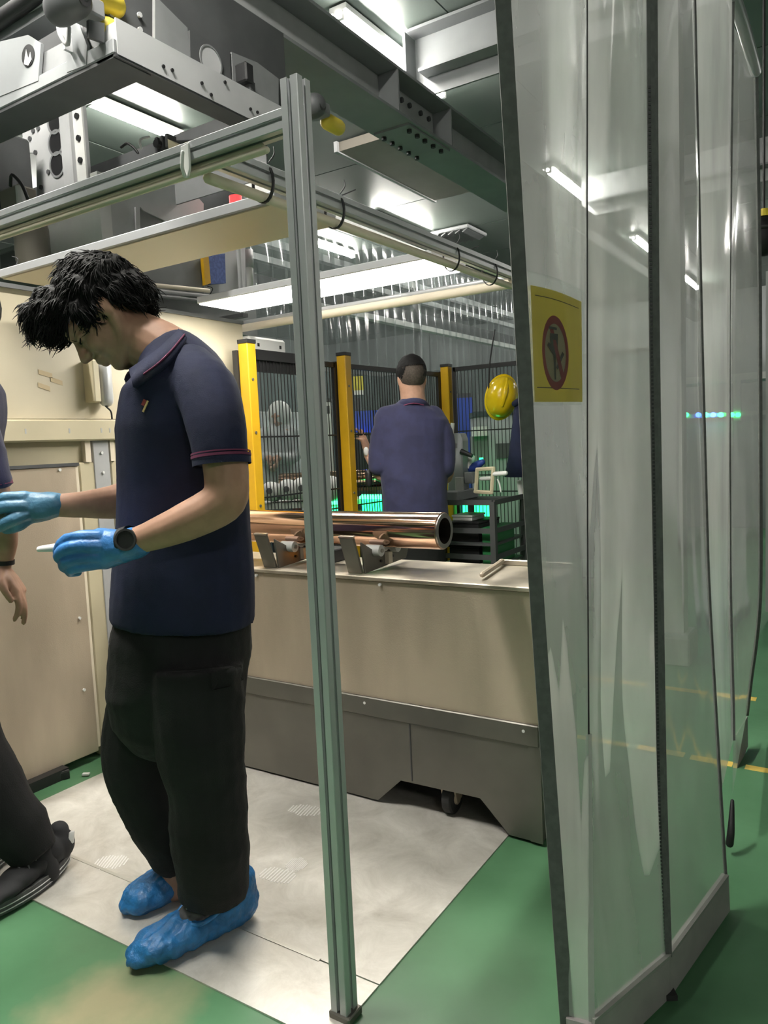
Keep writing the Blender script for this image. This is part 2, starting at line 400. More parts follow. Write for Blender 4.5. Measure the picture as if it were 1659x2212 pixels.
cb2 = thing('cross_beam', (0, 7.2, 3.35), 'distant grey cross beam high up behind the clear curtain', 'beam')
build('lower_flange', MB().box((-2.20, 7.09, 3.35), (5, 7.31, 3.366)), 'beam_grey', cb2)
build('web', MB().box((-2.27, 7.193, 3.25), (5, 7.207, 3.60)), 'grey_light', cb2)
# sheet duct and air vents on the ceiling
d = thing('ceiling_duct', (-3.5, 5.8, 3.5), 'flat dull brown sheet duct hung under the ceiling behind the beam', 'duct')
mat('duct', (.24, .215, .18), .5, .2, .1, 3)
build('body', MB().box((-3.52, 5.05, 3.53), (-3.1, 6.62, 3.60)), 'duct', d); build('flange', MB().box((-3.55, 5.02, 3.52), (-3.52, 6.65, 3.60)), 'grey_light', d)
vt = thing('air_vent', (-4.0, 8.1, 3.55), 'dark square air vent in the ceiling beside the far lamp', 'vent')
build('frame', MB().box((-4.2, 7.75, 3.56), (-3.72, 8.25, 3.60)), 'grey_paint', vt, bevel=.01)
for k in range(5): build('slat', MB().obox((-4.14+k*.09, 8.0, 3.545), (.03, 0, .015), (0, .22, 0), (-.003, 0, .005)), 'grey_dark', vt)

# ceiling tube lamps: fixture tray, diffuser tube that gives the light, end caps
def tube_lamp(x, y, label, L=1.2, z=3.60, glow='tube_light'):
    t = thing('ceiling_lamp', (x, y, z), label, 'lamp', 'ceiling tube lamps')
    build('tray', MB().box((x-.055, y, z-.03), (x+.055, y+L, z)), 'white_plastic', t)
    build('tube', MB().limb([(x, y+.02, z-.05), (x, y+L-.02, z-.05)], [.026, .026], n=10, sub=1), glow, t, smooth=True)
    for e in (0, L-.02): build('end_cap', MB().box((x-.03, y+e, z-.075), (x+.03, y+e+.02, z-.03)), 'white_plastic', t)
    return t
tube_lamp(-2.44, 3.55, 'bright tube lamp on the ceiling between the beam and cross beam')
tube_lamp(-4.29, 6.72, 'bright ceiling tube lamp above the aluminium side rail')
tube_lamp(-5.37, 7.0, 'small bright tube lamp seen behind the aluminium post', .9)
tube_lamp(-4.34, 3.35, 'short bright lamp seen through the crane frame opening', .8)
tube_lamp(-2.38, 6.6, 'bright tube lamp glaring through the first clear curtain panel above the yellow sign')
tube_lamp(-2.38, 9.5, 'tube lamp further along, seen through the middle of the clear curtain')
tube_lamp(-2.38, 12.4, 'farthest tube lamp of the row seen through the clear curtain')
for x, y, lab in ((-.4, 9.6, 'ceiling tube lamp over the far machine with green lights'),                   (1.8, 9.6, 'ceiling tube lamp above the right end of the far machine'), (-6.6, 3.4, 'ceiling tube lamp above the cell, hidden by the overhead crane')):
    tube_lamp(x, y, lab)
tube_lamp(2.4, -2.4, 'added fill tube lamp behind the viewer at the right of the walkway')  # out-of-view fill light, added to lift hem, border and sign
for x, y, lab in ((-1.7, .30, 'added fill tube lamp in front of the workers, nearer the viewer'), (-2.8, .30, 'added fill tube lamp in front of the workers, farther left')):
    tube_lamp(x, y, lab, glow='tube_fill')  # unseen strong tubes added to brighten tank, plate and floor

# ================================================================== FLOOR THINGS
pl = thing('floor_plate', (-1.7, 1.6, 0), 'dusty stainless steel floor plate beneath the walking workers', 'floor plate')
for y0, y1 in ((1.112, 1.303), (1.307, 2.36)):
    build('sheet', MB().box((-2.47, y0, 0), (-.912, y1, .004)), 'plate_dusty', pl)
build('seam', MB().box((-2.45, 1.299, .004), (-1.08, 1.309, .0055)), 'seam', pl)  # thin pale strip laid across the plate over the gap between sheets
# dusty shoe prints: thin ribs of dried dust lying on the plate
def print_mb(px, py, ang, L=.13, wd=.085, n=11):
    c = onz(px, py, .0045); m = MB(); a = V((math.cos(ang), math.sin(ang), 0)); p = V((-a.y, a.x, 0))
    for k in range(n):
        t = (k+.5)/n*2-1; hw = wd/2*math.sqrt(max(.05, 1-t*t*.9))*random.uniform(.75, 1)
        m.obox(c+a*(t*L/2)+p*random.uniform(-.004, .004), p*hw, a*(L/n*.22), (0, 0, .0004))
    return m
mat('dust', (.90, .88, .84), .9)
for px, py, a, L in ((600, 1890, .1, .11), (660, 1750, .2, .12), (240, 1862, .5, .10), (640, 1868, .1, .06)):
    build('dust_print', print_mb(px, py, a, L), 'dust', pl)['kind'] = 'stuff'
for (x0, x1, y, lab) in ((-1.2, .9, 2.88, 'worn yellow tape line on the green floor nearer the curtain'), (-1.2, .9, 3.64, 'worn yellow tape line on the green floor farther behind the curtain')):
    m = MB(); x = x0
    while x < x1:
        l = random.uniform(.12, .26); m.box((x, y-.022+random.uniform(-.006, .006), 0), (x+l, y+.022+random.uniform(-.006, .006), .0012)); x += l+random.uniform(.015, .07)
    tag(build('floor_tape', m, 'tape', None, org=V((0, y, 0))), lab, 'tape', 'yellow floor tape lines')

# ================================================================== TANK, CRADLES, COPPER ROLLER
tk = thing('steel_tank', (-1.4, 2.2, 0), 'long low stainless steel tank cart with dark skirt under the copper roller', 'tank')
X0, X1, Y0, Y1 = -2.40, -.80, 2.03, 2.37
build('body', MB().box((X0, Y0+.004, .366), (X1, Y1, .772)), 'steel_brushed', tk, bevel=.004)
build('deck', MB().box((X0, Y0-.006, .772), (X1+.004, Y1, .786)), 'steel_deck', tk, bevel=.003)
build('deck_lip', MB().box((-1.06, Y1-.012, .786), (X1, Y1, .806)), 'steel_deck', tk, bevel=.003)
build('trim_strip', MB().box((X0, Y0-.006, .306), (X1, Y0+.02, .372)), 'steel_dark', tk, bevel=.003)
sk = [(X0, .012), (-1.385, .012), (-1.29, .102), (-1.0, .106), (-.905, .010), (X1, .010), (X1, .31), (X0, .31)]
build('skirt', MB().prism([(x, Y0, z) for x, z in sk], (0, .004, 0)), 'steel_dark', tk)
build('end_panel', MB().box((X1-.004, Y0+.004, .010), (X1, Y1, .37)), 'steel_dark', tk)
build('corner_strip', MB().box((X1-.035, Y0-.004, .010), (X1+.004, Y0, .31)), 'steel_dark', tk)
build('seam', MB().box((-1.248, Y0-.002, .11), (-1.244, Y0, .305)), 'grey_dark', tk)
build('back_panel', MB().box((X0, Y1-.006, .004), (X1, Y1-.002, .40)), 'steel_dark', tk)  # unseen panel added to keep light from getting under the tank
build('left_light_block', MB().box((X0, Y0+.004, .004), (X0+.004, Y1-.006, .40)), 'steel_dark', tk)  # also unseen, added to stop light entering below from the left
build('under_box', MB().box((X0, Y0+.12, .14), (X1-.01, Y1-.02, .36)), 'black', tk)
for x in (-1.131, -2.2):
    fk = MB(); fk.box((x-.045, 2.02+.03, .118), (x+.045, 2.15, .126))
    for s in (-.024, .024): fk.prism([(x+s-.003, 2.055, .12), (x+s-.003, 2.125, .12), (x+s-.003, 2.11, .055), (x+s-.003, 2.075, .045)], (.006, 0, 0))
    cs = build('caster', fk, 'steel_brushed', tk)
    build('wheel', MB().rings([[V((x+dx, 2.092+r*math.cos(a), .056+r*math.sin(a))) for a in (2*math.pi*i/28 for i in range(28))] for dx, r in ((-.017, .046), (-.013, .053), (.013, .053), (.017, .046))]), 'rubber', cs, smooth=False)
    build('hub', MB().cyl((x-.021, 2.092, .056), (x+.021, 2.092, .056), .022, n=16), 'steel_brushed', cs)
for px, py in ((820, 1263), (788, 1518), (1131, 1579), (553, 1243)):
    p = ony(px, py, Y0-.004); build('bolt', MB().cyl(p-V((0, .003, 0)), p+V((0, .006, 0)), .005, n=8), 'white_plastic', tk)
bar = MB(); a, b2 = onz(1042, 1250, .79), onz(1085, 1220, .79); bar.limb([a+ZZ*.012, b2+ZZ*.012], [.009, .009], n=8, sub=1)
solo('steel_bar', bar, 'steel_brushed', 'short bare metal bar lying across the right end of the tank deck', 'bar', a)

CY, CZ, CR = 2.185, .923, .0625
def cradle(x, lab):
    t = thing('roller_cradle', (x, 2.2, .786), lab, 'cradle', 'steel cradles under the copper roller')
    top = .925
    poly = [(2.065, .786), (2.335, .800), (2.375, .872), (2.262, .872), (2.215, .842), (2.15, .842), (2.095, .872), (2.050, .895)]
    build('plate', MB().prism([(x-.004, y, z) for y, z in poly], (.008, 0, 0)), 'steel_dark', t, bevel=.0015)
    build('flange', MB().prism([(x-.062, 2.068, .787), (x-.062, 2.056, .787), (x-.062, 2.012, .912), (x-.062, 2.022, .915)], (.058, 0, 0)), 'steel_dark', t, bevel=.0015)
    build('flange_cap', MB().obox((x-.033, 2.017, .916), (.030, 0, 0), (0, .006, .001), (0, 0, .003)), 'steel_plate', t)
    for y in (2.13, 2.24):
        r = build('support_roller', MB().cyl((x-.03, y, .856), (x+.03, y, .856), .020, n=18), 'white_plastic', t, smooth=True); smooth_angle(r)
        build('axle', MB().cyl((x-.036, y, .856), (x+.036, y, .856), .007, n=8), 'copper_rim', t)
    br = build('stop_block', MB().box((x+.004, 2.19, .800), (x+.02, 2.215, .842)), 'cream_strip', t)
    for y, z in ((2.16, .815), (2.235, .822)): build('bolt', MB().cyl((x+.004, y, z), (x+.010, y, z), .005, n=8), 'black', t)
    return t
cradle(-1.42, 'dark steel V cradle holding the near right end of the copper roller')
cradle(-1.80, 'dark steel V cradle holding the copper roller beside the worker')
rl = thing('copper_roller', (-1.7, CY, CZ), 'polished copper roller with hollow grey rimmed end lying on two cradles', 'roller')
o = build('shell', MB().pipe((-2.36, CY, CZ), (-1.178, CY, CZ), CR, CR-.004, 72), 'copper', rl); smooth_angle(o)
o = build('end_ring', MB().pipe((-1.22, CY, CZ), (-1.172, CY, CZ), CR-.004, CR-.019, 64), 'copper_rim', rl); smooth_angle(o)
build('bore', MB().cyl((-1.6, CY, CZ), (-1.59, CY, CZ), CR-.005, n=32), 'black', rl)
bx = thing('gauge_box', (-1.72, 2.26, .786), 'small black box with two amber lights under the copper roller', 'gauge')
build('body', MB().box((-1.76, 2.20, .786), (-1.66, 2.32, .835)), 'black', bx, bevel=.004)
for x in (-1.745, -1.725): build('indicator', MB().cyl((x, 2.196, .815), (x, 2.202, .815), .006, n=10), 'amber_led', bx)
o = MB()
for k in range(24): pass
ring = MB(); R0 = V((-1.70, 2.14, .845))
ring.rings([[R0+V((0, 0, 0))+(SX*math.cos(a)+ZZ*math.sin(a))*(.019+.004*math.cos(q))+VW*(.004*math.sin(q)) for q in (2*math.pi*j/8 for j in range(8))] for a in (2*math.pi*i/20 for i in range(21))], cap=False)
solo('hose_ring', ring, 'black', 'small dark ring of hose hanging under the copper roller', 'hose', R0, smooth=True)

# ================================================================== ALUMINIUM BOOTH FRAME
def extr(L, sz=.04):      # T-slot profile outline in (u,v), centred
    h = sz/2; s = .0045; d = .0085; c = .0015
    half = [(-h+c, -h), (-s, -h), (-s, -h+.003), (-.008, -h+.003), (-.004, -h+d), (.004, -h+d), (.008, -h+.003), (s, -h+.003), (s, -h), (h-c, -h)]
    out = []
    for k in range(4):
        ca, sa = [(1, 0), (0, 1), (-1, 0), (0, -1)][k]
        out += [(x*ca-y*sa, x*sa+y*ca) for x, y in half]
    return out
def profile(a, b, sz=.04, up=None):
    a, b = V(a), V(b); d = (b-a); t = d.normalized(); u = V(up) if up else (V((0, 0, 1)) if abs(t.z) < .9 else V((1, 0, 0))); e1 = t.cross(u).normalized(); e2 = e1.cross(t)
    return MB().prism([a+e1*x+e2*y for x, y in extr(0, sz)], d)
fr = thing('booth_frame', (-.93, 1.197, 0), 'grooved grey aluminium profile frame with upright post before the worker', 'frame')
build('post', profile((-.930, 1.197, .004), (-.930, 1.197, 1.922), .042), 'aluminium', fr)
build('post_foot', MB().box((-.955, 1.172, 0), (-.90, 1.222, .018)), 'steel_dark', fr, bevel=.003)
build('front_rail', profile((-.951, 1.200, 1.853), (-2.60, 1.200, 1.853)), 'aluminium', fr)
build('side_rail', profile((-1.205, 1.22, 1.862), (-1.205, 2.95, 1.875)), 'aluminium', fr)
build('back_rail', MB().limb([(-2.78, 2.935, 1.845), (-1.16, 2.925, 1.845)], [.020, .020], n=12, sub=1), 'cream_strip', fr, smooth=True)
build('back_rail_sleeve', MB().limb([(-2.78, 2.935, 1.868), (-1.16, 2.925, 1.868)], [.013, .013], n=10, sub=1), 'aluminium', fr, smooth=True)
build('side_strip', MB().limb([(-1.215, 1.24, 1.815), (-1.215, 2.9, 1.83)], [.013, .013], n=10, sub=1), 'cream_strip', fr, smooth=True)
build('front_strip', MB().limb([(-1.01, 1.196, 1.812), (-2.60, 1.196, 1.812)], [.007, .007], n=10, sub=1), 'cream_strip', fr, smooth=True)
build('front_strip', MB().limb([(-1.03, 1.205, 1.826), (-2.60, 1.205, 1.826)], [.007, .007], n=10, sub=1), 'cream_strip', fr, smooth=True)
hk = thing('cable_hook', (-1.245, 1.19, 1.85), 'white plastic hook clip hanging on the front aluminium rail', 'hook')
hp = ony(400, 345, 1.172)
build('clip', MB().prism([hp+V((-.013, 0, .030)), hp+V((.013, 0, .033)), hp+V((.012, 0, -.02)), hp+V((.004, 0, -.036)), hp+V((-.004, 0, -.036)), hp+V((-.012, 0, -.02))], (0, .006, 0)), 'white_plastic', hk, bevel=.002)
build('peg', MB().limb([hp+V((0, -.004, -.034)), hp+V((.002, -.012, -.018)), hp+V((.006, -.012, .01))], [.004, .004, .004], n=8), 'white_plastic', hk, smooth=True)
# cable ties round the side rail
for i, (px, py) in enumerate(((572, 398), (726, 452), (977, 534), (1060, 568))):
    c = onx(px, py, -1.205); m = MB()
    m.rings([[V((-1.21, c.y, 1.848))+(V((1, 0, 0))*(math.cos(a)*(.030+q[0]))+ZZ*(math.sin(a)*(.044+q[0])))+V((0, q[1], 0)) for q in ((.0, -.004), (.003, -.004), (.003, .004), (0, .004))] for a in (2*math.pi*k/20 for k in range(21))], cap=False)
    m.limb([V((-1.19, c.y, 1.89)), V((-1.18, c.y+.01, 1.91)), V((-1.185, c.y+.015, 1.93))], [.002, .002, .001], n=5)
    t = tag(build('cable_tie', m, 'black', None, True, org=c), ['black cable tie on the side rail left of the post', 'black cable tie round the side rail just right of the post', 'black cable tie on the side rail above the lit panel end', 'black cable tie on the side rail beside the clear curtain'][i], 'cable tie', 'cable ties on the side rail')
# hanging panel lamps
def panel_lamp(x0, x1, y0, y1, z, glow, lab):
    t = thing('panel_lamp', ((x0+x1)/2, (y0+y1)/2, z), lab, 'lamp', 'flat panel lamps hung in the booth')
    build('housing', MB().box((x0, y0, z+.003), (x1, y1, z+.032)), 'aluminium', t, bevel=.003)
    build('diffuser', MB().box((x0+.008, y0+.008, z-.001), (x1-.008, y1-.008, z+.003)), glow, t)
    for x in (x0+.04, x1-.04):
        for y in (y0+.03, y1-.03): build('hanger', MB().limb([(x, y, z+.03), (x+.03, y, z+.06), (-1.2 if x > -1.8 else x, y, z+.075)], [.002]*3, n=5), 'black', t)
    return t
panel_lamp(-2.42, -1.27, 2.35, 2.615, 1.85, 'panel_light', 'long glowing white panel lamp hung above the copper roller')
panel_lamp(-2.54, -1.29, 1.545, 1.82, 1.85, 'panel_off', 'unlit beige panel lamp hung above the worker with dark hair')

# ================================================================== CREAM MACHINE AT THE LEFT (its face looks along +X)
mc = thing('enclosure_machine', (-2.9, 2.2, 0), 'cream painted machine enclosure with steel door panel behind the workers', 'machine')
FX = -2.62
build('upper_sheet', MB().box((FX-.02, .6, 1.372), (FX, 2.84, 1.842)), 'cream_sheet', mc)
build('ledge', MB().box((FX-.02, .6, 1.285), (FX+.035, 2.84, 1.368)), 'cream_paint', mc, bevel=.006)
build('header', MB().box((FX-.03, .6, 1.20), (FX-.012, 2.84, 1.285)), 'cream_paint', mc)
build('back_sheet', MB().box((-2.80, .6, 0.02), (FX-.05, 2.84, 1.84)), 'cream_sheet', mc)
build('top_edge', MB().box((-2.80, .6, 1.842), (FX+.01, 2.84, 1.858)), 'grey_paint', mc)
dr = build('door', MB().box((FX+.005, .6, .035), (FX+.02, 1.826, 1.188)), 'steel_brushed', mc, bevel=.003)
build('door_edge', MB().box((FX+.005, 1.826, .05), (FX+.016, 1.838, 1.19)), 'cream_strip', dr)
build('door_top_bead', MB().box((FX+.004, .6, 1.188), (FX+.024, 1.838, 1.20)), 'grey_dark', dr)
for py_, px_ in ((1335, 171), (1490, 181), (1015, 128)):
    p = onx(px_, py_, FX+.02); build('bolt', MB().cyl(p, p+V((.006, 0, 0)), .006, n=8), 'white_plastic', dr)
build('gap', MB().box((FX-.048, 1.838, .03), (FX-.03, 1.875, 1.20)), 'black', mc)
build('pillar', MB().box((FX-.04, 1.85, .0), (FX+.005, 1.935, 1.20)), 'cream_paint', mc, bevel=.006)
build('bracket', MB().box((FX-.01, 1.918, .30), (FX+.010, 1.992, 1.285)), 'grey_light', mc, bevel=.002)
for z in (1.235, 1.155, .70, .45):
    build('bolt', MB().cyl((FX+.010, 1.955, z), (FX+.016, 1.955, z), .006, n=8), 'white_plastic', mc)
build('rib', MB().box((FX-.012, 1.880, 1.20), (FX+.012, 1.905, 1.285)), 'cream_strip', mc)
build('rib', MB().box((FX-.012, 1.998, 1.20), (FX+.012, 2.018, 1.285)), 'cream_strip', mc)
build('pillar', MB().box((FX-.04, 2.0, 0), (FX+.005, 2.84, 1.285)), 'cream_paint', mc, bevel=.004)
for y in (1.62, 1.80, 1.945, 1.985):
    build('ledge_slot', MB().box((FX+.035, y-.003, 1.315), (FX+.036, y+.003, 1.333)), 'grey_light', mc)
mat('glue_mark', (.58, .46, .28), .6)
for py, px, L in ((808, 98, 30), (824, 122, 26), (836, 95, 26)):
    a, b = onx(px-L/2, py-5, FX+.001), onx(px+L/2, py+4, FX+.001); n = V((0, 0, .009)); build('glue_mark', MB().prism([a-n, b-n, b+n, a+n], (.0008, 0, 0)), 'glue_mark', mc)
build('side', MB().box((-4.0, 2.84, 0), (FX-.02, 2.86, 1.85)), 'grey_light', mc)
build('kick_plate', MB().box((FX+.02, .9, 0), (FX+.06, 1.66, .04)), 'black', mc)
cy = thing('air_cylinder', (-2.575, 1.97, 1.5), 'short silver cylinder and cream box fixed to the cream wall by the chin', 'cylinder')
build('barrel', MB().limb([(-2.575, 1.972, 1.445), (-2.575, 1.972, 1.60)], [.028, .028], n=20, sub=1), 'aluminium', cy, smooth=True)
build('bracket', MB().box((-2.62, 1.905, 1.435), (-2.555, 1.935, 1.60)), 'cream_paint', cy, bevel=.004)
build('base_block', MB().box((-2.62, 1.93, 1.46), (-2.59, 2.01, 1.58)), 'grey_light', cy)
build('cable', MB().limb([(-2.572, 1.955, 1.44), (-2.568, 1.962, 1.42), (-2.57, 1.985, 1.40), (-2.585, 2.0, 1.372)], [.0035]*4, n=6), 'black', cy, smooth=True)
for y in (1.965, 1.98): build('pin', MB().cyl((-2.572, y, 1.42), (-2.572, y, 1.445), .003, n=6), 'steel_dark', cy)
wp = thing('wedge_block', (-2.52, 1.56, 0), 'black wedge block lying on the floor below the steel door panel', 'block')
p = [onz(69, 1687, .0), onz(72, 1702, .0), onz(152, 1682, .0), onz(127, 1664, .0)]
build('body', MB().prism([q+V((0, 0, .001)) for q in p], (0, 0, .03)), 'black', wp, bevel=.002); build('top_pad', MB().prism([q+V((0, 0, .031)) for q in p], (0, 0, .003)), 'rubber', wp)
sc = MB(); c = onz(186, 1674, .004); sc.obox(c+ZZ*.004, SX*.013, VW*.008, ZZ*.003); solo('paper_scrap', sc, 'white_plastic', 'tiny white scrap on the steel plate beside the machine pillar', 'scrap', c)

# upper machine body behind the booth, above the cream sheet
um = thing('machine_housing', (-3.1, 2.5, 1.86), 'grey machine housing with chamfered opening and blue filter above the wall', 'machine')
UXp = -2.9
def xface(pts, d=.02, x=UXp): return MB().prism([V((x, p.y, p.z)) for p in pts], (-d, 0, 0))
q = [onx(*p, UXp) for p in ((225, 430), (400, 395), (440, 440), (440, 640), (228, 640))]
build('panel', xface(q), 'grey_light', um)
q = [onx(*p, UXp+.004) for p in ((298, 452), (312, 450), (372, 478), (440, 474), (440, 640), (300, 600))]
build('opening', xface(q, .003, UXp+.004), 'grey_paint', um)
q = [onx(*p, UXp+.012) for p in ((293, 447), (302, 446), (306, 600), (297, 600))]
build('bezel', xface(q, .01, UXp+.012), 'grey_light', um)
q = [onx(*p, UXp+.012) for p in ((302, 446), (312, 446), (372, 474), (368, 482), (310, 455))]
build('bezel', xface(q, .01, UXp+.012), 'grey_light', um)
q = [onx(*p, UXp) for p in ((440, 520), (530, 500), (530, 640), (440, 640))]
build('panel', xface(q), 'grey_light', um)
q = [onx(*p, UXp+.03) for p in ((438, 555), (450, 553), (455, 612), (443, 616))]
fl = build('filter', xface([onx(*p, UXp+.03) for p in ((450, 552), (486, 548), (488, 612), (455, 614))], .02, UXp+.03), 'blue_filter', um)
build('filter_frame', xface(q, .02, UXp+.032), 'yellow_paint', fl)
build('side_wall', MB().box((-3.3, 2.27, 1.86), (-2.92, 2.29, 2.43)), 'white_paint', um)
build('column', MB().box((-2.93, 2.25, 1.86), (-2.88, 2.31, 2.48)), 'white_paint', um)
build('body', MB().box((-3.9, 2.3, 1.86), (-2.93, 3.3, 2.30)), 'grey_paint', um)
pa = onx(538, 540, -2.86); pb = onx(540, 625, -2.86)
build('pipe', MB().cyl(pb, pa, .018), 'white_paint', um, smooth=True)
build('pipe_sleeve', MB().cyl(pa+(pb-pa)*.45, pa, .022), 'grey_light', um, smooth=True)
for k, (py1, py2) in enumerate(((612, 628), (624, 640), (634, 652))):
    a, b = onx(290, py1, -2.84), onx(450, py2, -2.84)
    build('conduit', MB().limb([a, b], [.011, .011], n=8, sub=1), ['cream_strip', 'grey_light', 'grey_paint'][k], um, smooth=True)
bc = thing('beacon_lamp', onx(509, 431, -2.75), 'small glowing red beacon lamp above the unlit panel lamp', 'lamp')
c = onx(509, 433, -2.75); build('dome', MB().cyl(c-ZZ*.02, c+ZZ*.02, .032, n=20), 'red_lamp', bc, smooth=False); build('base', MB().cyl(c-ZZ*.04, c-ZZ*.02, .026), 'black', bc); build('stem', MB().cyl(V((c.x, c.y, 1.93)), c-ZZ*.04, .012), 'grey_light', bc); build('arm', MB().box((-2.94, c.y-.02, 1.91), (-2.73, c.y+.02, 1.93)), 'grey_dark', bc)

# perforated bracket plate and posts under the crane at the far left
pp = thing('holed_plate', (-3.3, 2.4, 2.5), 'pale grey steel plate with three round holes under the crane', 'plate')
YP = 2.4
out = [ony(*p, YP) for p in ((48, 274), (146, 230), (150, 388), (182, 402), (80, 440), (78, 330), (50, 330))]
pm = build('plate', MB().prism([V((p.x, YP, p.z)) for p in out], (0, .012, 0)), 'grey_light', pp)
for px, py in ((120, 262), (122, 309), (125, 356)):
    c = ony(px, py, YP-.001); m = MB().pipe(c-V((0, .006, 0)), c, .062, .052, 28); build('hole_rim', m, 'grey_paint', pp)
    build('hole', MB().cyl(c-V((0, .002, 0)), c, .054, n=28), 'black', pp)
for px, py in ((73, 283), (84, 278), (66, 300), (143, 290), (78, 330), (106, 372), (147, 300), (90, 405)):
    c = ony(px, py, YP); build('bolt', MB().cyl(c-V((0, .008, 0)), c, .012, n=8), 'grey_dark', pp)
build('post', MB().box((ony(150, 300, YP).x, YP-.05, 2.50), (ony(172, 300, YP).x, YP+.05, 3.0)), 'grey_light', pp)
build('post_edge', MB().box((ony(172, 300, YP).x, YP-.03, 2.50), (ony(192, 300, YP).x, YP-.02, 2.96)), 'white_paint', pp)
for z in (2.62, 2.72, 2.82, 2.9): build('bolt', MB().cyl((ony(183, 300, YP).x, YP-.04, z), (ony(183, 300, YP).x, YP-.03, z), .014, n=8), 'black', pp)
# dim drive units below
for i, (px, py, w_, h_, lab) in enumerate(((20, 345, .34, .36, 'dark drive motor box at the far left under the crane'), (25, 425, .20, .10, 'small brown gearbox with black cable at the far left edge'), (70, 530, .26, .14, 'dim round brown motor above the unlit panel at left'))):
    c = ony(px, py, 2.1); t = thing('drive_unit', c, lab, 'motor')
    if i == 0:
        build('body', MB().box(c-V((w_, 0, h_/2)), c+V((-.13, .2, h_/2))), 'grey_dark', t, bevel=.01)
        for k in range(4): build('cover_bolt', MB().cyl(c+V((-.30+.04*k, -.008, .1-.07*k)), c+V((-.30+.04*k, 0, .1-.07*k)), .018, n=10), 'black', t)
        build('flange', MB().box(c+V((-.22, -.03, -.16)), c+V((-.13, 0, -.02))), 'grey_paint', t, bevel=.006)
    elif i == 1:
        build('body', MB().box(c-V((w_/2, 0, h_/2)), c+V((w_/4, .1, h_/2))), 'duct', t, bevel=.01); build('cap', MB().cyl(c+V((.07, 0, -.05)), c+V((.07, 0, .03)), .02), 'white_paint', t)
        build('cable', MB().limb([c+V((.0, 0, .05)), c+V((.05, -.02, .08)), c+V((.1, -.01, .03)), c+V((.12, 0, -.03))], [.008]*4, n=6), 'black', t, smooth=True)
    else:
        build('body', MB().limb([c-V((.0, 0, h_/2)), c+V((0, 0, h_/2))], [.075, .075], n=20, sub=1), 'duct', t, smooth=True); build('flange', MB().box(c-V((.3, -.02, .09)), c+V((-.08, .1, .02))), 'grey_dark', t, bevel=.01)
build_back = MB().box((-5.5, 3.6, 1.9), (-3.3, 3.62, 3.0))
_ms = thing('machine_screen', (-4.4, 3.6, 0), 'dark grey steel screen behind the overhead machine at left', 'screen'); build('panel', build_back, 'grey_dark', _ms)
for x in (-5.4, -4.4, -3.4): build('leg', MB().box((x-.03, 3.59, 0), (x+.03, 3.63, 1.9)), 'grey_dark', _ms)

# ================================================================== OVERHEAD CRANE FRAME
cr = thing('overhead_crane', (-2.3, 2.0, 2.5), 'heavy grey overhead crane frame with gusset plates and yellow bumpers', 'crane')
G, GL, GD = 'grey_paint', 'grey_light', 'grey_dark'
# front beam along X, bottom at 2.5
build('front_beam', MB().box((-4.4, 1.70, 2.502), (-2.11, 1.86, 2.62)), G, cr)
build('front_lip', MB().box((-4.4, 1.685, 2.500), (-2.03, 1.70, 2.545)), 'beam_grey', cr, bevel=.003)
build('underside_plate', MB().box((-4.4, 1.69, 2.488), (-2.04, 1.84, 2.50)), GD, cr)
gp = [ony(*p, 1.70) for p in ((-60, 240), (92, 178), (98, 98), (70, 80), (-60, 110))]
gg = build('gusset', MB().prism([V((p.x, 1.683, p.z)) for p in gp], (0, .012, 0)), 'beam_grey', cr)
c = ony(60, 120, 1.68); build('gusset_hole', MB().cyl(c, c+V((0, .003, 0)), .036, n=24), 'black', gg)
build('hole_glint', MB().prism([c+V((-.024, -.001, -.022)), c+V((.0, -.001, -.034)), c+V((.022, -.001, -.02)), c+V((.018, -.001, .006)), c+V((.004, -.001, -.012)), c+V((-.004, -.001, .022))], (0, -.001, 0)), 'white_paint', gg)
gp = [ony(*p, 1.69) for p in ((148, 158), (190, 142), (192, 100), (160, 15), (148, 40))]
build('gusset', MB().prism([V((p.x, 1.683, p.z)) for p in gp], (0, .012, 0)), 'beam_grey', cr)
build('gusset_edge', MB().box((ony(152, 100, 1.68).x-.006, 1.655, 2.56), (ony(152, 100, 1.68).x+.006, 1.683, 2.76)), GL, cr)
build('handle_loop', MB().limb([ony(126, 18, 1.64), ony(127, 60, 1.64), ony(134, 82, 1.64), ony(146, 95, 1.64), ony(148, 60, 1.64)], [.008]*5, n=8), GL, cr, smooth=True)
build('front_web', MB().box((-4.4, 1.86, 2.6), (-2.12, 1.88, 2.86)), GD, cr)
build('cable_tray', MB().prism([ony(-40, 92, 1.72), ony(22, 52, 1.72), ony(105, 5, 1.72), ony(118, 18, 1.72), ony(70, 48, 1.72), ony(25, 76, 1.72), ony(-40, 108, 1.72)], (0, .08, 0)), 'beam_grey', cr)
build('cable_bundle', MB().limb([ony(-40, 70, 1.70), ony(20, 30, 1.70), ony(60, 2, 1.70), ony(100, -30, 1.70)], [.03, .03, .03, .03], n=10), 'black', cr, smooth=True)
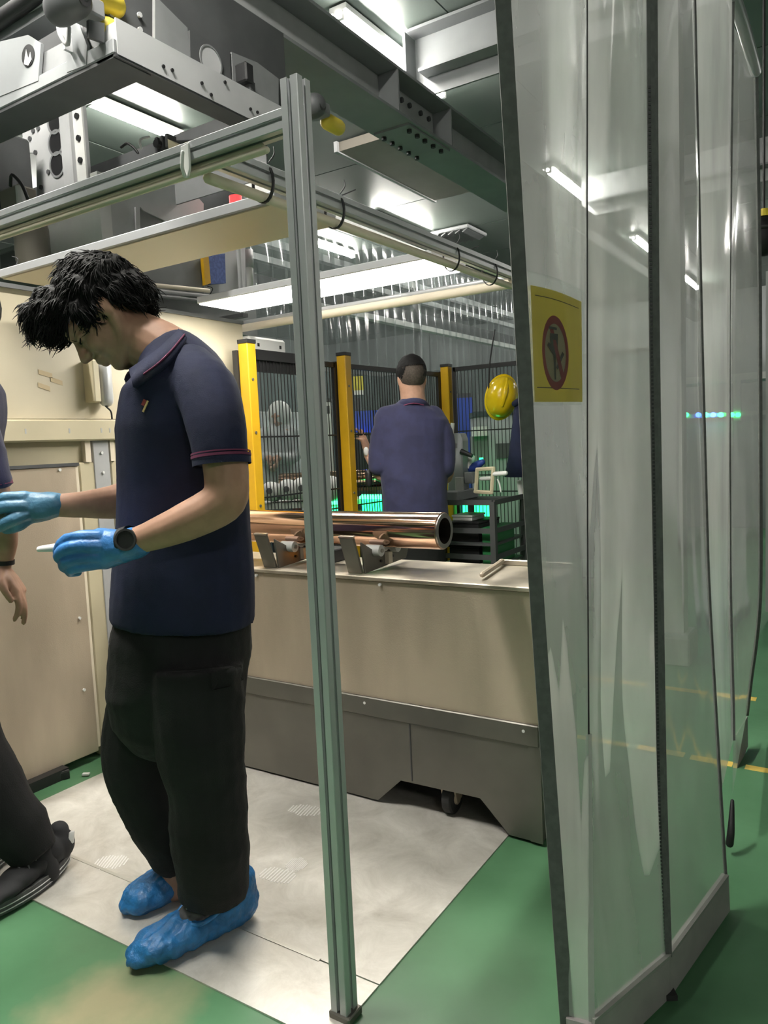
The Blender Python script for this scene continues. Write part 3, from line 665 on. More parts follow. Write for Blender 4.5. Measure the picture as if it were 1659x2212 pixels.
# side beam along Y, inner face light
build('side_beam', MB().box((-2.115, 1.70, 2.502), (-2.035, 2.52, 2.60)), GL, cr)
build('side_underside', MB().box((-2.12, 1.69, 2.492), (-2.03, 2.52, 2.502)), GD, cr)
build('side_lip', MB().box((-2.035, 1.70, 2.500), (-2.028, 2.52, 2.612)), GL, cr)
for k, (px, py) in enumerate(((352, 144), (371, 152), (435, 180), (485, 178), (540, 236), (555, 243), (455, 205))):
    c = onx(px, py, -2.028); build('bolt', MB().cyl(c, c+V((.006, 0, 0)), .006, n=8), 'black', cr)
def xplate(name, pts, x, d, m): return build(name, MB().prism([V((x, p.y, p.z)) for p in (onx(*p, x) for p in pts)], (d, 0, 0)), m, cr)
xplate('end_plate', ((192, 42), (226, 50), (226, 92), (192, 80)), -2.06, -.012, GD)
xplate('web_plate', ((225, -10), (300, -20), (330, 28), (335, 108), (225, 50)), -2.10, -.014, GD)
xplate('web_plate', ((335, -10), (405, 60), (412, 148), (345, 112), (335, 105)), -2.04, -.014, G)
wpz = xplate('web_plate', ((410, 65), (496, 108), (500, 190), (412, 150)), -2.10, -.014, GD)
c = onx(455, 133, -2.098); build('lightening_hole', MB().pipe(c, c+V((.004, 0, 0)), .058, .052, 28), G, wpz); build('hole_plate', MB().cyl(c-V((.002, 0, 0)), c+V((.002, 0, 0)), .052, n=28), GL, wpz)
wpz = xplate('web_plate', ((500, 112), (556, 135), (602, 170), (602, 250), (505, 195)), -2.10, -.014, G)
mt = build('motor_box', MB().box(onx(508, 182, -2.10)-V((.0, 0, 0)), onx(548, 140, -2.04)), 'blue_plastic' if False else 'black', wpz, bevel=.006)
build('junction_box', MB().box(onx(520, 205, -2.10), onx(552, 178, -2.05)), GD, wpz, bevel=.004)
for px, py in ((238, 32), (300, 33), (301, 65)):
    c = onx(px, py, -2.098); build('bolt', MB().cyl(c, c+V((.008, 0, 0)), .009, n=8), 'grey_light', cr)
build('side_web', MB().box((-2.16, 1.7, 2.62), (-2.115, 2.66, 2.985)), GD, cr)
# end trucks with wheel block and yellow bumper
for (px, py, r) in ((668, 232, .052), (150, 8, .05)):
    c = onx(px, py, -2.10)
    wb = build('wheel_block', MB().limb([c-V((.05, 0, 0)), c+V((.03, 0, 0))], [r, r], n=24, sub=1), GD, cr, smooth=True)
    build('axle_cap', MB().cyl(c+V((.03, 0, -.01)), c+V((.075, 0, -.01)), .022, n=20), 'black', wb)
    build('bracket', MB().box(c+V((-.05, -.02, -.02)), c+V((.045, .10, .035))), G, wb, bevel=.006)
    q = c+V((.0, .135, -.018))
    build('bumper', MB().limb([q, q+V((0, .08, 0))], [.036, .036], n=18, sub=1), 'yellow_bumper', wb, smooth=True)
c = onx(205, 3, -2.10); build('bumper', MB().limb([c-V((0, .05, -.02)), c+V((0, .07, .02))], [.042, .042], n=18, sub=1), 'yellow_bumper', cr, smooth=True)
# inner girders seen through the opening
build('inner_girder', MB().box((-4.4, 2.62, 2.62), (-2.15, 2.70, 2.72)), GD, cr)
build('inner_plate', MB().box((-3.2, 2.72, 2.45), (-2.3, 2.73, 2.66)), G, cr)
build('inner_clip', MB().limb([onx(305, 320, -2.4), onx(303, 302, -2.4), onx(322, 296, -2.4)], [.005]*3, n=6), 'white_paint', cr)
# flexible cable loop and small parts between crane and front rail
sm = thing('valve_cluster', ony(345, 320, 2.2), 'cluster of small valves and cream bracket behind the front rail', 'valve')
c = ony(345, 318, 2.2)
for k in range(3):
    build('valve', MB().box(c+V((-.03+.03*k, 0, -.05+.02*k)), c+V((-.012+.03*k, .05, .045))), 'grey_dark', sm, bevel=.003)
build('knob', MB().cyl(c+V((0, -.02, .01)), c+V((0, 0, .01)), .016), 'black', sm); build('rod', MB().cyl(c+V((-.02, .03, .03)), V((c.x-.02, 2.66, 2.63)), .008), 'grey_dark', sm)
a, b = ony(362, 300, 2.19), ony(400, 322, 2.19); build('bracket', MB().prism([a, b, b-ZZ*.03, a-ZZ*.035], (0, .05, 0)), 'cream_paint', sm)
hz = MB().limb([ony(262, 318, 2.2), ony(275, 310, 2.2), ony(288, 318, 2.2), ony(298, 330, 2.2)], [.006]*4, n=6); solo('hose_loop', hz, 'black', 'thin black hose loop between crane opening and front rail', 'hose', ony(275, 318, 2.2), smooth=True)

# ================================================================== SAFETY FENCE
fn = thing('safety_fence', (-2.47, 3.5, 0), 'black wire mesh safety fence on yellow posts behind the tank', 'fence')
FXX, FH = -2.47, 1.72
posts = ((FXX, 2.70), (FXX, 3.487), (FXX+.06, 4.60))
def fpost(x, y):
    p = build('post', MB().box((x-.03, y-.03, .01), (x+.03, y+.03, FH)), 'yellow_paint', fn, bevel=.004)
    build('cap', MB().box((x-.031, y-.031, FH), (x+.031, y+.031, FH+.018)), 'black', p)
    build('foot', MB().box((x-.07, y-.07, 0), (x+.07, y+.07, .01)), 'yellow_paint', p)
    build('rear_channel', MB().box((x-.058, y-.040, .02), (x-.03, y-.012, FH-.03)), 'black', p)
    for z in (1.55, 1.3, .95): build('bolt', MB().cyl((x+.03, y-.005, z), (x+.034, y-.005, z), .007, n=8), 'steel_dark', p)
for q in posts: fpost(*q)
def fpanel(a, b, z0, z1, pitch=.026):
    a, b = V((*a, 0)), V((*b, 0)); d = (b-a); L = d.length; d.normalize(); n = V((-d.y, d.x, 0)); m = MB()
    for z in (z0, z1): m.obox(a+d*L/2+ZZ*z, d*(L/2), n*.010, ZZ*.014)
    for t in (0, L): m.obox(a+d*t+ZZ*(z0+z1)/2, d*.011, n*.010, ZZ*((z1-z0)/2+.014))
    f = build('panel_frame', m, 'black', fn)
    m = MB(); t = pitch
    while t < L:
        m.obox(a+d*t+ZZ*(z0+z1)/2, d*.0019, n*.0019, ZZ*(z1-z0)/2); t += pitch
    for z in (z0+.2, z0+.75, .98, 1.28): m.obox(a+d*L/2+ZZ*z-n*.006, d*(L/2), n*.002, ZZ*.004)
    build('wire_mesh', m, 'black', f)['kind'] = 'stuff'
fpanel((FXX-.04, 2.75), (FXX-.04, 3.44), .12, 1.67)
fpanel((FXX-.04, 3.54), (FXX+.02, 4.55), .12, 1.67)
fn2 = thing('safety_fence', (-1.6, 4.62, 0), 'black wire mesh fence run behind the cart, turning from the last yellow post', 'fence')
fn = fn2; fpanel((FXX+.11, 4.62), (-.9, 4.62), .12, 1.70)
# white box on a small rack at the first post
rk = thing('wire_rack', (-2.7, 3.05, 1.62), 'small black wire rack shelf under the white box', 'rack')
m = MB()
for k in range(11): m.box((-2.84+.028*k, 2.80, 1.70), (-2.836+.028*k, 3.16, 1.704))
m.box((-2.85, 2.80, 1.694), (-2.53, 2.81, 1.71)); m.box((-2.85, 3.15, 1.694), (-2.53, 3.16, 1.71)); build('shelf', m, 'black', rk)
m = MB(); m.box((-2.53, 2.80, 1.60), (-2.52, 3.17, 1.71)); build('front_bar', m, 'black', rk)
wb = thing('white_box', (-2.7, 3.0, 1.712), 'white plastic box with two small dark square marks atop the first yellow post', 'box')
build('body', MB().box((-2.84, 2.86, 1.712), (-2.60, 3.15, 1.79)), 'white_plastic', wb, bevel=.012)
for y in (2.93, 3.10): build('mark', MB().box((-2.60, y-.008, 1.74), (-2.599, y+.008, 1.757)), 'black', wb)

# ================================================================== CART WITH INSTRUMENT
ct = thing('instrument_cart', (-2.0, 4.2, 0), 'black steel cart with shelves holding instruments behind the tank', 'cart')
CX0, CX1, CY0, CY1 = -2.16, -1.80, 3.95, 4.40
for x, y in ((CX0, CY0), (CX1, CY1), (CX0, CY1), (CX1, CY0)):
    if (x, y) == (CX0, CY0): h = .97
    else: h = .86
    build('leg', MB().box((x-.016, y-.016, .06), (x+.016, y+.016, h)), 'grey_dark', ct)
for z in (.84, .60, .47): build('shelf', MB().box((CX0, CY0, z), (CX1, CY1, z+.014)), 'grey_dark', ct)
for z in (.84, .675, .52):
    build('rail', MB().box((CX0, CY0-.014, z), (CX1, CY0-.004, z+.03)), 'grey_dark', ct); build('rail', MB().box((CX1+.004, CY0, z), (CX1+.014, CY1, z+.03)), 'grey_dark', ct)
for x, y in ((CX0, CY0), (CX1, CY1), (CX0, CY1), (CX1, CY0)): build('castor', MB().cyl((x-.01, y, .032), (x+.01, y, .032), .032, n=14), 'rubber', ct)
mi = thing('measuring_instrument', (-2.12, 4.1, .855), 'pale grey upright measuring instrument with eyepiece on the cart', 'instrument')
bx0 = onz(965, 1075, .855); 
def at(px, py): return ony(px, py, 4.12)
build('column', MB().prism([at(967, 1060), at(1000, 1060), at(998, 950), at(993, 936), at(974, 936), at(968, 960)], (0, .09, 0)), 'machine_pale', mi, bevel=.006)
build('base', MB().box((at(966, 1080).x, 4.02, .855), (at(1006, 1080).x, 4.3, .915)), 'machine_pale', mi, bevel=.006)
build('knob', MB().cyl(at(976, 936), at(978, 914), .012), 'white_plastic', mi)
build('eyepiece', MB().cyl(at(996, 975), at(1020, 985), .018, .012), 'black', mi)
build('label', MB().prism([at(980, 958)-V((0, .001, 0)), at(988, 958)-V((0, .001, 0)), at(988, 968)-V((0, .001, 0)), at(980, 968)-V((0, .001, 0))], (0, -.0006, 0)), 'grey_paint', mi)
build('stage', MB().box(at(1003, 1045), at(1020, 1020)+V((0, .06, 0))), 'machine_pale', mi, bevel=.004)
build('chuck', MB().box(at(988, 1060), at(1002, 1030)+V((0, -.03, 0))), 'white_paint', mi, bevel=.003)
hl = thing('hand_lamp', at(1012, 1000), 'blue and white handheld tool lying behind the measuring instrument', 'tool')
build('body', MB().limb([at(998, 1015)+V((0, .1, 0)), at(1010, 1010)+V((0, .1, 0)), at(1026, 1000)+V((0, .1, 0))], [.025, .03, .02], n=10), 'blue_plastic', hl, smooth=True)
build('head', MB().cyl(at(997, 1012)+V((0, .1, 0)), at(1004, 985)+V((0, .1, 0)), .03, .02), 'white_plastic', hl)
build('screen', MB().box(at(1020, 998)+V((0, .1, 0)), at(1027, 990)+V((0, .11, 0))), 'green_glow', hl)
fxm = thing('cream_fixture', at(1048, 1040), 'cream open square fixture with white handle on the cart', 'fixture')
def at2(px, py): return ony(px, py, 4.0)
for a, b in (((1028, 1062), (1031, 1014)), ((1062, 1060), (1066, 1012)), ((1031, 1014), (1066, 1012)), ((1027, 1062), (1062, 1064))):
    build('bar', MB().limb([at2(*a), at2(*b)], [.012, .012], n=6, sub=1), 'cream_paint', fxm)
build('crossbar', MB().limb([at2(1040, 1034), at2(1058, 1033)], [.012, .012], n=8, sub=1), 'white_paint', fxm)
build('handle', MB().limb([at2(1068, 1024), at2(1092, 1022)], [.014, .014], n=10, sub=1), 'white_plastic', fxm, smooth=True)
build('hanger_hook', MB().limb([at2(1075, 1036), at2(1079, 1045), at2(1082, 1062)], [.005]*3, n=6), 'white_plastic', fxm)
for i, (x0, x1, y0, y1, z0, z1, m_, lab) in enumerate((
    (-2.12, -1.92, 4.0, 4.3, .614, .735, 'black', 'black box on the middle shelf of the cart'),
    (-2.12, -1.92, 4.0, 4.3, .484, .590, 'black', 'black box on the lowest shelf of the cart'),
    (-1.90, -1.82, 4.0, 4.3, .484, .700, 'green_box', 'green plastic box at the right side of the cart'),
    (-2.10, -1.97, 4.02, 4.2, .736, .772, 'white_plastic', 'flat white box lying on the black box in the cart'),)):
    t = thing('storage_box', ((x0+x1)/2, (y0+y1)/2, z0), lab, 'box', None)
    build('body', MB().box((x0, y0, z0), (x1, y1, z1-.014)), m_, t, bevel=.004); build('lid', MB().box((x0-.004, y0-.004, z1-.013), (x1+.004, y1+.004, z1)), m_, t, bevel=.003)
# helmet and jacket hung on the fence
he = thing('safety_helmet', ony(1082, 860, 4.5), 'glossy yellow safety helmet hanging on the wire fence by a black cord', 'helmet')
hc = ony(1083, 858, 4.53); ax = (SX*.97-ZZ*.25).normalized(); az = VW; ay = az.cross(ax)
hb = MB(); rs = []
for k in range(11):
    th = k/10*math.pi/2; rr = math.cos(th)**.75; z = math.sin(th)*.13
    ring_ = []
    for j in range(40):
        q = 2*math.pi*j/40; rib = 1+.025*max(0, math.cos(6*q))*math.sin(2*th)
        ring_.append(hc+ax*(.098*rr*rib*math.cos(q))+ay*(.135*rr*rib*math.sin(q))+az*z)
    rs.append(ring_)
hb.rings(rs); build('shell', hb, 'yellow_shiny', he, smooth=True)
hb = MB(); rs = [[hc+ax*(a*math.cos(q))+ay*(b*math.sin(q))+az*z for q in (2*math.pi*j/40 for j in range(40))] for a, b, z in ((.097, .134, .004), (.106, .150, -.004), (.106, .150, -.010), (.09, .125, -.006))]
hb.rings(rs, cap=False); build('brim', hb, 'yellow_shiny', he, smooth=True)
rd = MB(); rd.limb([hc+ay*.11+az*.075, hc+ay*.03+az*.13, hc-ay*.06+az*.118], [.012, .016, .012], n=8); build('ridge', rd, 'yellow_shiny', he, smooth=True)
build('cord', MB().limb([hc-ax*.085+ay*.0, hc-ax*.07+ZZ*.2, hc-ax*.03+ZZ*.42], [.005]*3, n=6), 'black', he, smooth=True)
jk = thing('hanging_jacket', ony(1120, 900, 4.4), 'dark navy jacket hanging on the fence beside the curtain edge', 'jacket')
rs = []
for k, (px0, px1, py, dd) in enumerate(((1112, 1136, 872, .03), (1106, 1144, 930, .05), (1100, 1150, 985, .055), (1092, 1158, 1030, .06))):
    a, b = ony(px0, py, 4.45), ony(px1, py, 4.45); c = (a+b)/2; h = (b-a)/2
    rs.append([c+h*math.cos(q)*(1+.06*math.sin(5*q+k))+V((0, dd*math.sin(q), 0)) for q in (2*math.pi*j/24 for j in range(24))])
build('body', MB().rings(rs), 'polo', jk, smooth=True)
build('collar', MB().limb([ony(1112, 872, 4.42), ony(1124, 866, 4.42), ony(1136, 872, 4.42)], [.02]*3, n=8), 'polo', jk, smooth=True)
wl = thing('door_handle_bar', ony(1126, 1065, 4.5), 'white upright handle fixed on the fence beside the curtain', 'handle')
build('grip', MB().limb([ony(1122, 1042, 4.52), ony(1128, 1086, 4.52)], [.018, .018], n=10, sub=1), 'white_plastic', wl, smooth=True); build('mount', MB().box(ony(1120, 1072, 4.53), ony(1134, 1052, 4.6)), 'black', wl)

# ================================================================== INSIDE THE CELL
def farbox(name, lab, cat, px0, py0, px1, py1, d, depth, m, parts=()):
    c = dep((px0+px1)/2, py1, d); w = (dep(px1, py1, d)-dep(px0, py1, d)).length/2; h = (dep(px0, py0, d)-dep(px0, py1, d)).length
    t = thing(name, c, lab, cat); return t, c, w, h
hp_ = thing('blue_hopper', dep(820, 935, 5.9), 'blue sheet metal hood with a slanted right face behind the fence', 'hood')
D = 5.9
build('hood', MB().prism([dep(767, 934, D), dep(767, 888, D), dep(815, 886, D), dep(838, 912, D), dep(838, 934, D)], -VW*.35), 'blue_plastic', hp_)
build('side_hood', MB().prism([dep(818, 887, D+.05), dep(882, 886, D+.05), dep(885, 905, D+.05), dep(840, 905, D+.05)], -VW*.3), 'blue_plastic', hp_)
build('fold', MB().obox(dep(808, 910, D-.01), SX*.004, VW*.003, ZZ*.085), 'black', hp_)
build('bin', MB().prism([dep(772, 975, D), dep(800, 975, D), dep(800, 996, D), dep(772, 994, D)], -VW*.2), 'blue_plastic', hp_)
build('stand', MB().box(dep(780, 1120, D)-SX*.03, dep(790, 940, D)), 'grey_dark', hp_)
for px in (781, 787): build('indicator', MB().obox(dep(px, 943, D-.03), SX*.008, VW*.004, ZZ*.018), 'blue_led', hp_)
cp = thing('copper_roller', dep(720, 1030, 5.4), 'second copper roller lying inside the fenced cell, dark red below', 'roller')
a, b = dep(604, 1032, 5.4), dep(838, 1040, 5.4); a.z = b.z = (a.z+b.z)/2
o = build('shell', MB().pipe(a, b, .062, .05, 40), 'copper', cp); smooth_angle(o)
build('cradle_bar', MB().obox((a+b)/2-ZZ*.075, (b-a)*.48, VW*.05, ZZ*.012), 'dark_red', cp)
for t in (.15, .85): build('cradle_leg', MB().obox(a+(b-a)*t-ZZ*.46, (b-a).normalized()*.03, VW*.03, ZZ*.37), 'dark_red', cp)
for i, (px, py, r, lab) in enumerate(((588, 1062, .065, 'leftmost white wrapped roll inside the fenced cell'), (624, 1058, .07, 'second white wrapped roll beside the aluminium post, in the cell'), (655, 1056, .075, 'white wrapped roll just left of the aluminium post, in the cell'), (716, 1056, .085, 'white wrapped roll just right of the aluminium post, in the cell'))):
    c = dep(px, py, 5.0); t = thing('wrapped_roll', c, lab, 'roll', 'white rolls inside the cell')
    build('wrap', MB().limb([c-FWD*.06, c+FWD*.10], [r, r], n=20, sub=1), 'white_paint', t, smooth=True); build('core', MB().cyl(c-FWD*.135, c-FWD*.11, .02), 'grey_dark', t)
tb = thing('work_table', dep(640, 1100, 5.0), 'low pale work table under the white rolls inside the cell', 'table')
c = dep(650, 1088, 5.0); ztop = dep(650, 1084, 5.0).z
build('top', MB().obox(V((c.x, c.y+.15, ztop-.02)), SX*.42, VW*.14, ZZ*.02), 'white_paint', tb)
for s in (-.38, .38):
    for v_ in (-.11, .11): build('leg', MB().obox(V((c.x, c.y+.15, (ztop-.04)/2))+SX*s+VW*v_, SX*.02, VW*.02, ZZ*(ztop-.04)/2), 'grey_light', tb)
for i, (px0, px1, py0, py1, d, lab) in enumerate(((782, 846, 1070, 1106, 4.95, 'green glowing light box inside the cell left of the standing man'), (703, 764, 1083, 1106, 5.0, 'low glowing green slab imitating a lit table top right of the aluminium post'), (1003, 1066, 1076, 1122, 5.4, 'green glowing light box behind the instrument cart'))):  # the low middle box glows in place of a table top lit green
    t = thing('green_glow_box', dep((px0+px1)/2, py1, d), lab, 'lamp')
    a, b = dep(px0, py1, d), dep(px1, py1, d); h = ZZ*(dep(px0, py0, d).z-a.z)
    build('diffuser', MB().prism([a, b, b+h, a+h], -VW*.12), 'green_glow', t)
    build('tube', MB().limb([a+h*.9+VW*.01, b+h*.9+VW*.01], [.012, .012], n=8, sub=1), 'green_led', t)
    build('stand', MB().box((min(a.x, b.x), min(a.y, b.y), .0), (max(a.x, b.x), max(a.y, b.y)+.1, a.z-.004)), 'machine_green', t)
gt = thing('grey_column_unit', dep(715, 1100, 5.8), 'slim pale grey upright unit inside the cell near the second yellow post', 'column')
c = dep(713, 1040, 5.9); build('body', MB().obox(V((c.x, c.y, .78)), SX*.04, VW*.05, ZZ*.78), 'white_paint', gt); build('cap', MB().obox(V((c.x, c.y, 1.575)), SX*.045, VW*.055, ZZ*.012), 'grey_dark', gt); build('lamp_head', MB().obox(V((c.x, c.y, 1.50)), SX*.03, VW*.052, ZZ*.03), 'grey_dark', gt)
gn = thing('notice_sheet', dep(774, 840, 5.9), 'pale yellow notice with a white lower half behind the wire fence', 'notice')
p_ = dep(774, 860, 5.9); build('stake', MB().box((p_.x-.01, p_.y-.01, 0), (p_.x+.01, p_.y+.01, p_.z)), 'grey_dark', gn); build('upper', MB().obox(dep(774, 828, 5.9), SX*.038, VW*.002, ZZ*.055), 'sign_yellow', gn); build('lower', MB().obox(dep(775, 848, 5.9), SX*.036, VW*.002, ZZ*.018), 'white_paint', gn)
# clear strip curtain round the far booth
st = thing('strip_curtain', (-4.0, 7, 0), 'long clear plastic strip curtain on grey rails behind the fence', 'strip curtain')
XS = -4.0
build('top_rail', MB().box((XS-.04, 4.2, 3.19), (XS+.03, 11.0, 3.25)), 'white_paint', st)
build('middle_rail', MB().box((XS-.10, 4.2, 2.84), (XS-.03, 11.0, 2.90)), 'grey_light', st)
build('middle_rail', MB().box((XS-.14, 4.2, 2.72), (XS-.08, 11.0, 2.77)), 'grey_light', st)
build('low_rail', MB().box((XS-.10, 4.2, 2.42), (XS-.02, 11.0, 2.47)), 'white_paint', st)
build('dark_beam', MB().box((XS-.18, 4.2, 2.50), (XS-.12, 11.0, 2.62)), 'black', st)
y = 4.3
while y < 10.9:
    wv = random.uniform(-.02, .02); m = MB(); rs = []
    for k in range(13):
        z = .02+(3.19-.02)*k/12; dx = .018*math.sin(k*1.3+y*3)*(1-k/12); tw = .18*math.sin(k*.7+y*5)*(1-k/12)
        pts = []
        for j in range(5):
            t = (j-2)/2*.098; bulge = .016*(1-(j-2)**2/4)
            pts.append(V((XS-.01+dx+bulge+t*math.sin(tw), y+wv+t*math.cos(tw), z)))
        rs.append(pts)
    m.rings(rs, cap=False, closed=False); o = build('strip', m, PVC2, st, smooth=True); y += .17
cw = thing('cell_enclosure', (-7.2, 7, 0), 'dark green machine enclosure filling the back of the cell', 'enclosure')
build('back_panel', MB().box((-7.3, 2.9, 0), (-7.2, 12, 2.4)), 'machine_green', cw)
ep = thing('machine_bank', (-3.0, 11.2, 0), 'dark green machine bank closing the far end of the cell', 'machine')
build('end_panel', MB().box((-7.1, 11.2, 0), (-2.45, 11.3, 2.4)), 'machine_green', ep)
for k in range(7): build('panel_rib', MB().box((-6.9+k*.62, 11.17, 0), (-6.86+k*.62, 11.2, 2.4)), 'grey_dark', ep)
lw = thing('machine_bank', (-2.3, 7.25, 0), 'low dark green machine bank behind the instrument cart', 'machine')
build('side_panel', MB().box((-3.2, 7.2, 0), (-1.5, 7.3, 1.35)), 'machine_green', lw); build('top_rail', MB().box((-3.2, 7.19, 1.35), (-1.5, 7.31, 1.38)), 'grey_dark', lw)
for k in range(7): build('panel_rib', MB().box((-7.2, 3.2+k*1.2, 0), (-7.17, 3.24+k*1.2, 2.4)), 'grey_dark', cw)
for k in range(4): build('cabinet', MB().box((-7.15, 3.4+k*1.3, 0), (-6.5, 4.4+k*1.3, 1.55+.15*(k % 2))), 'machine_pale' if k % 2 else 'machine_green', cw, bevel=.01)
bl = thing('blue_cabinet', (-3.0, 6.6, 0), 'tall blue machine column behind the cart and fence', 'machine')
a = dep(1004, 960, 6.9); build('body', MB().obox(V((a.x, a.y, .8)), SX*.07, VW*.1, ZZ*.8), 'blue_plastic', bl); build('top', MB().obox(V((a.x, a.y, 1.62)), SX*.06, VW*.09, ZZ*.02), 'grey_dark', bl)
gw = thing('grey_cabinet', dep(1070, 1000, 6.2), 'pale grey cabinet bank behind the wire fence under the helmet', 'cabinet')
a = dep(1075, 1000, 6.2); build('body', MB().obox(V((a.x, a.y, .70)), SX*.19, VW*.2, ZZ*.70), 'machine_pale', gw); build('top', MB().obox(V((a.x, a.y, 1.42)), SX*.20, VW*.21, ZZ*.02), 'machine_green', gw)
build('vent', MB().obox(V((a.x, a.y, 1.12))+VW*.205+SX*.06, SX*.10, VW*.004, ZZ*.06), 'grey_dark', gw)
a2 = dep(1038, 935, 5.5); build('hood', MB().obox(dep(1036, 980, 5.6), SX*.06, VW*.08, ZZ*.13), 'grey_paint', gw); build('hood_lamp', MB().obox(dep(1036, 932, 5.5), SX*.05, VW*.05, ZZ*.035), 'white_plastic', gw)
# machines far away behind the clear curtain
fm = thing('far_machine', (-1.5, 10.2, 0), 'long pale grey machine with green and blue lights far behind the curtain', 'machine')
build('body', MB().box((-2.3, 10.0, 0), (2.0, 10.8, 1.30)), 'machine_pale', fm); build('canopy', MB().box((-2.3, 9.9, 1.78), (2.0, 10.6, 1.86)), 'white_paint', fm)
for x in (-2.25, -1.3, -.3, .8, 1.9): build('pillar', MB().box((x-.04, 9.92, 1.3), (x+.04, 9.98, 1.8)), 'white_paint', fm)
build('light_rail', MB().box((-2.3, 9.93, 1.36), (2.0, 9.96, 1.41)), 'grey_light', fm)
for i, px in enumerate((1482, 1508, 1524, 1540, 1557, 1581, 1594)):
    c = ony(px, 896, 9.9); build('indicator', MB().cyl(c, c+V((0, .03, 0)), .03, n=12), 'blue_led' if i in (1, 3) else 'green_led', fm)
fm2 = thing('far_machine', (3, 8.5, 0), 'tall pale machine cabinet at the right far behind the curtain', 'machine')
build('body', MB().box((.9, 8.0, 0), (3.2, 9.2, 2.1)), 'machine_pale', fm2); build('door', MB().box((1.1, 7.98, .2), (1.9, 8.0, 1.9)), 'white_paint', fm2); build('plinth', MB().box((.88, 7.98, 0), (3.2, 9.2, .12)), 'grey_dark', fm2)
cl = thing('support_column', (-.8, 4.1, 0), 'pale steel column on a concrete block behind the clear curtain', 'column')
build('shaft', MB().box((-.90, 4.04, .15), (-.785, 4.16, 3.35)), 'white_paint', cl); build('block', MB().box((-.95, 4.0, 0), (-.75, 4.24, .15)), 'concrete', cl, bevel=.008); build('base_plate', MB().box((-.93, 4.01, .15), (-.76, 4.2, .165)), 'grey_light', cl)
gl_ = thing('louvred_cabinet', (-.5, 5.1, 0), 'grey louvred cabinet at the right picture edge beyond the cord', 'cabinet')
build('body', MB().box((-.50, 5.0, .1), (.7, 5.5, 2.12)), 'grey_light', gl_)
for k in range(40): build('louvre', MB().obox(V((.1, 4.994, .62+k*.036)), (.57, 0, 0), (0, .006, .003), (0, 0, .006)), 'grey_light', gl_)
build('plinth', MB().box((-.48, 5.02, 0), (.68, 5.48, .1)), 'grey_dark', gl_)
pd = thing('hook_block', dep(1645, 510, 3.6), 'black rounded hook block with yellow top hanging behind the curtain', 'hook block')
c = dep(1650, 510, 3.6); rs = []
build('body', MB().ell(c, (.085, .06, .095), (SX, VW, ZZ), 24, 14), 'black', pd, smooth=True); build('band', MB().limb([c-SX*.086+ZZ*.03, c-SX*.05+VW*.05+ZZ*.03, c+SX*.05+VW*.05+ZZ*.03, c+SX*.086+ZZ*.03], [.009]*4, n=6), 'rubber', pd, smooth=True)
build('collar', MB().cyl(c+ZZ*.09, c+ZZ*.125, .03, .022), 'yellow_bumper', pd); build('cord', MB().cyl(c+ZZ*.12, V((c.x, c.y, 3.55)), .006), 'black', pd)

# ================================================================== CLEAR PVC CURTAIN PANELS
def column(knots):
    p = [dep(*k) for k in knots]; p.sort(key=lambda q: q.z)
    def f(z):
        if z <= p[0].z: i = 0
        elif z >= p[-1].z: i = len(p)-2
        else: i = max(k for k in range(len(p)-1) if p[k].z <= z)
        a, b = p[i], p[i+1]; t = (z-a.z)/(b.z-a.z); t = max(-.6, min(1.6, t))
        q = a.lerp(b, t); q.z = z; return q
    return f
def smoothcol(f, z):             # soften the knots
    return sum((f(z+d) for d in (-.12, -.06, 0, .06, .12)), V((0, 0, 0)))/5
C0 = column([(1225, 2212, 1.47), (1184, 1650, 1.46), (1153, 1200, 1.43), (1122, 600, 1.38), (1086, 0, 1.27)])
C1 = column([(1278, 2212, 1.45), (1272, 1650, 1.50), (1269, 1200, 1.56), (1268, 600, 1.58), (1268, 0, 1.50)])
C2 = column([(1440, 2050, 1.62), (1429, 1700, 1.62), (1422, 1260, 1.60), (1413, 700, 1.55), (1408, 0, 1.47)])
C3 = column([(1567, 1885, 1.90), (1556, 1700, 1.90), (1530, 1260, 1.88), (1515, 700, 1.85), (1500, 0, 1.75)])
C4 = column([(1582, 1700, 2.20), (1586, 1640, 2.22), (1576, 1260, 2.25), (1573, 700, 2.15), (1582, 0, 2.0)])
C5 = column([(1612, 1555, 2.86), (1625, 1440, 2.75), (1640, 1350, 2.66), (1643, 1260, 2.62), (1641, 600, 2.55), (1630, 0, 2.4)])
ZTOP = 2.35
def sheet_mb(fa, fb, z0, z1, nu, nz, bulge, wob, seed, z0b=None):
    rs = []
    for k in range(nz+1):
        s = k/nz; row = []; fall = min(1, s*4)**.8
        za = z0+(z1-z0)*s; zb = (z0 if z0b is None else z0b)*(1-s)+z1*s
        a, b = smoothcol(fa, za), smoothcol(fb, zb); d = (b-a); d.z = 0; n = V((d.y, -d.x, 0)).normalized()
        for j in range(nu+1):
            u = j/nu; p = a.lerp(b, u)
            w_ = math.sin(math.pi*u)
            off = fall*bulge*w_*(.75+.25*math.sin(za*2.1+seed)) + fall*wob*w_*(noise.noise(V((u*2.2+seed*9, za*1.1, seed)))+.5*noise.noise(V((u*5+seed, za*2.3, seed*3))))
            row.append(p+n*off)
        rs.append(row)
    return MB().rings(rs, cap=False, closed=False)
def ribbon_mb(f, zs, hw, th, dirv):
    rs = []
    for z in zs:
        p = smoothcol(f, z); n = V((dirv.y, -dirv.x, 0))
        rs.append([p-dirv*hw-n*th, p+dirv*hw-n*th, p+dirv*hw+n*th, p-dirv*hw+n*th])
    return MB().rings(rs)
def zz(a, b, n): return [a+(b-a)*i/n for i in range(n+1)]
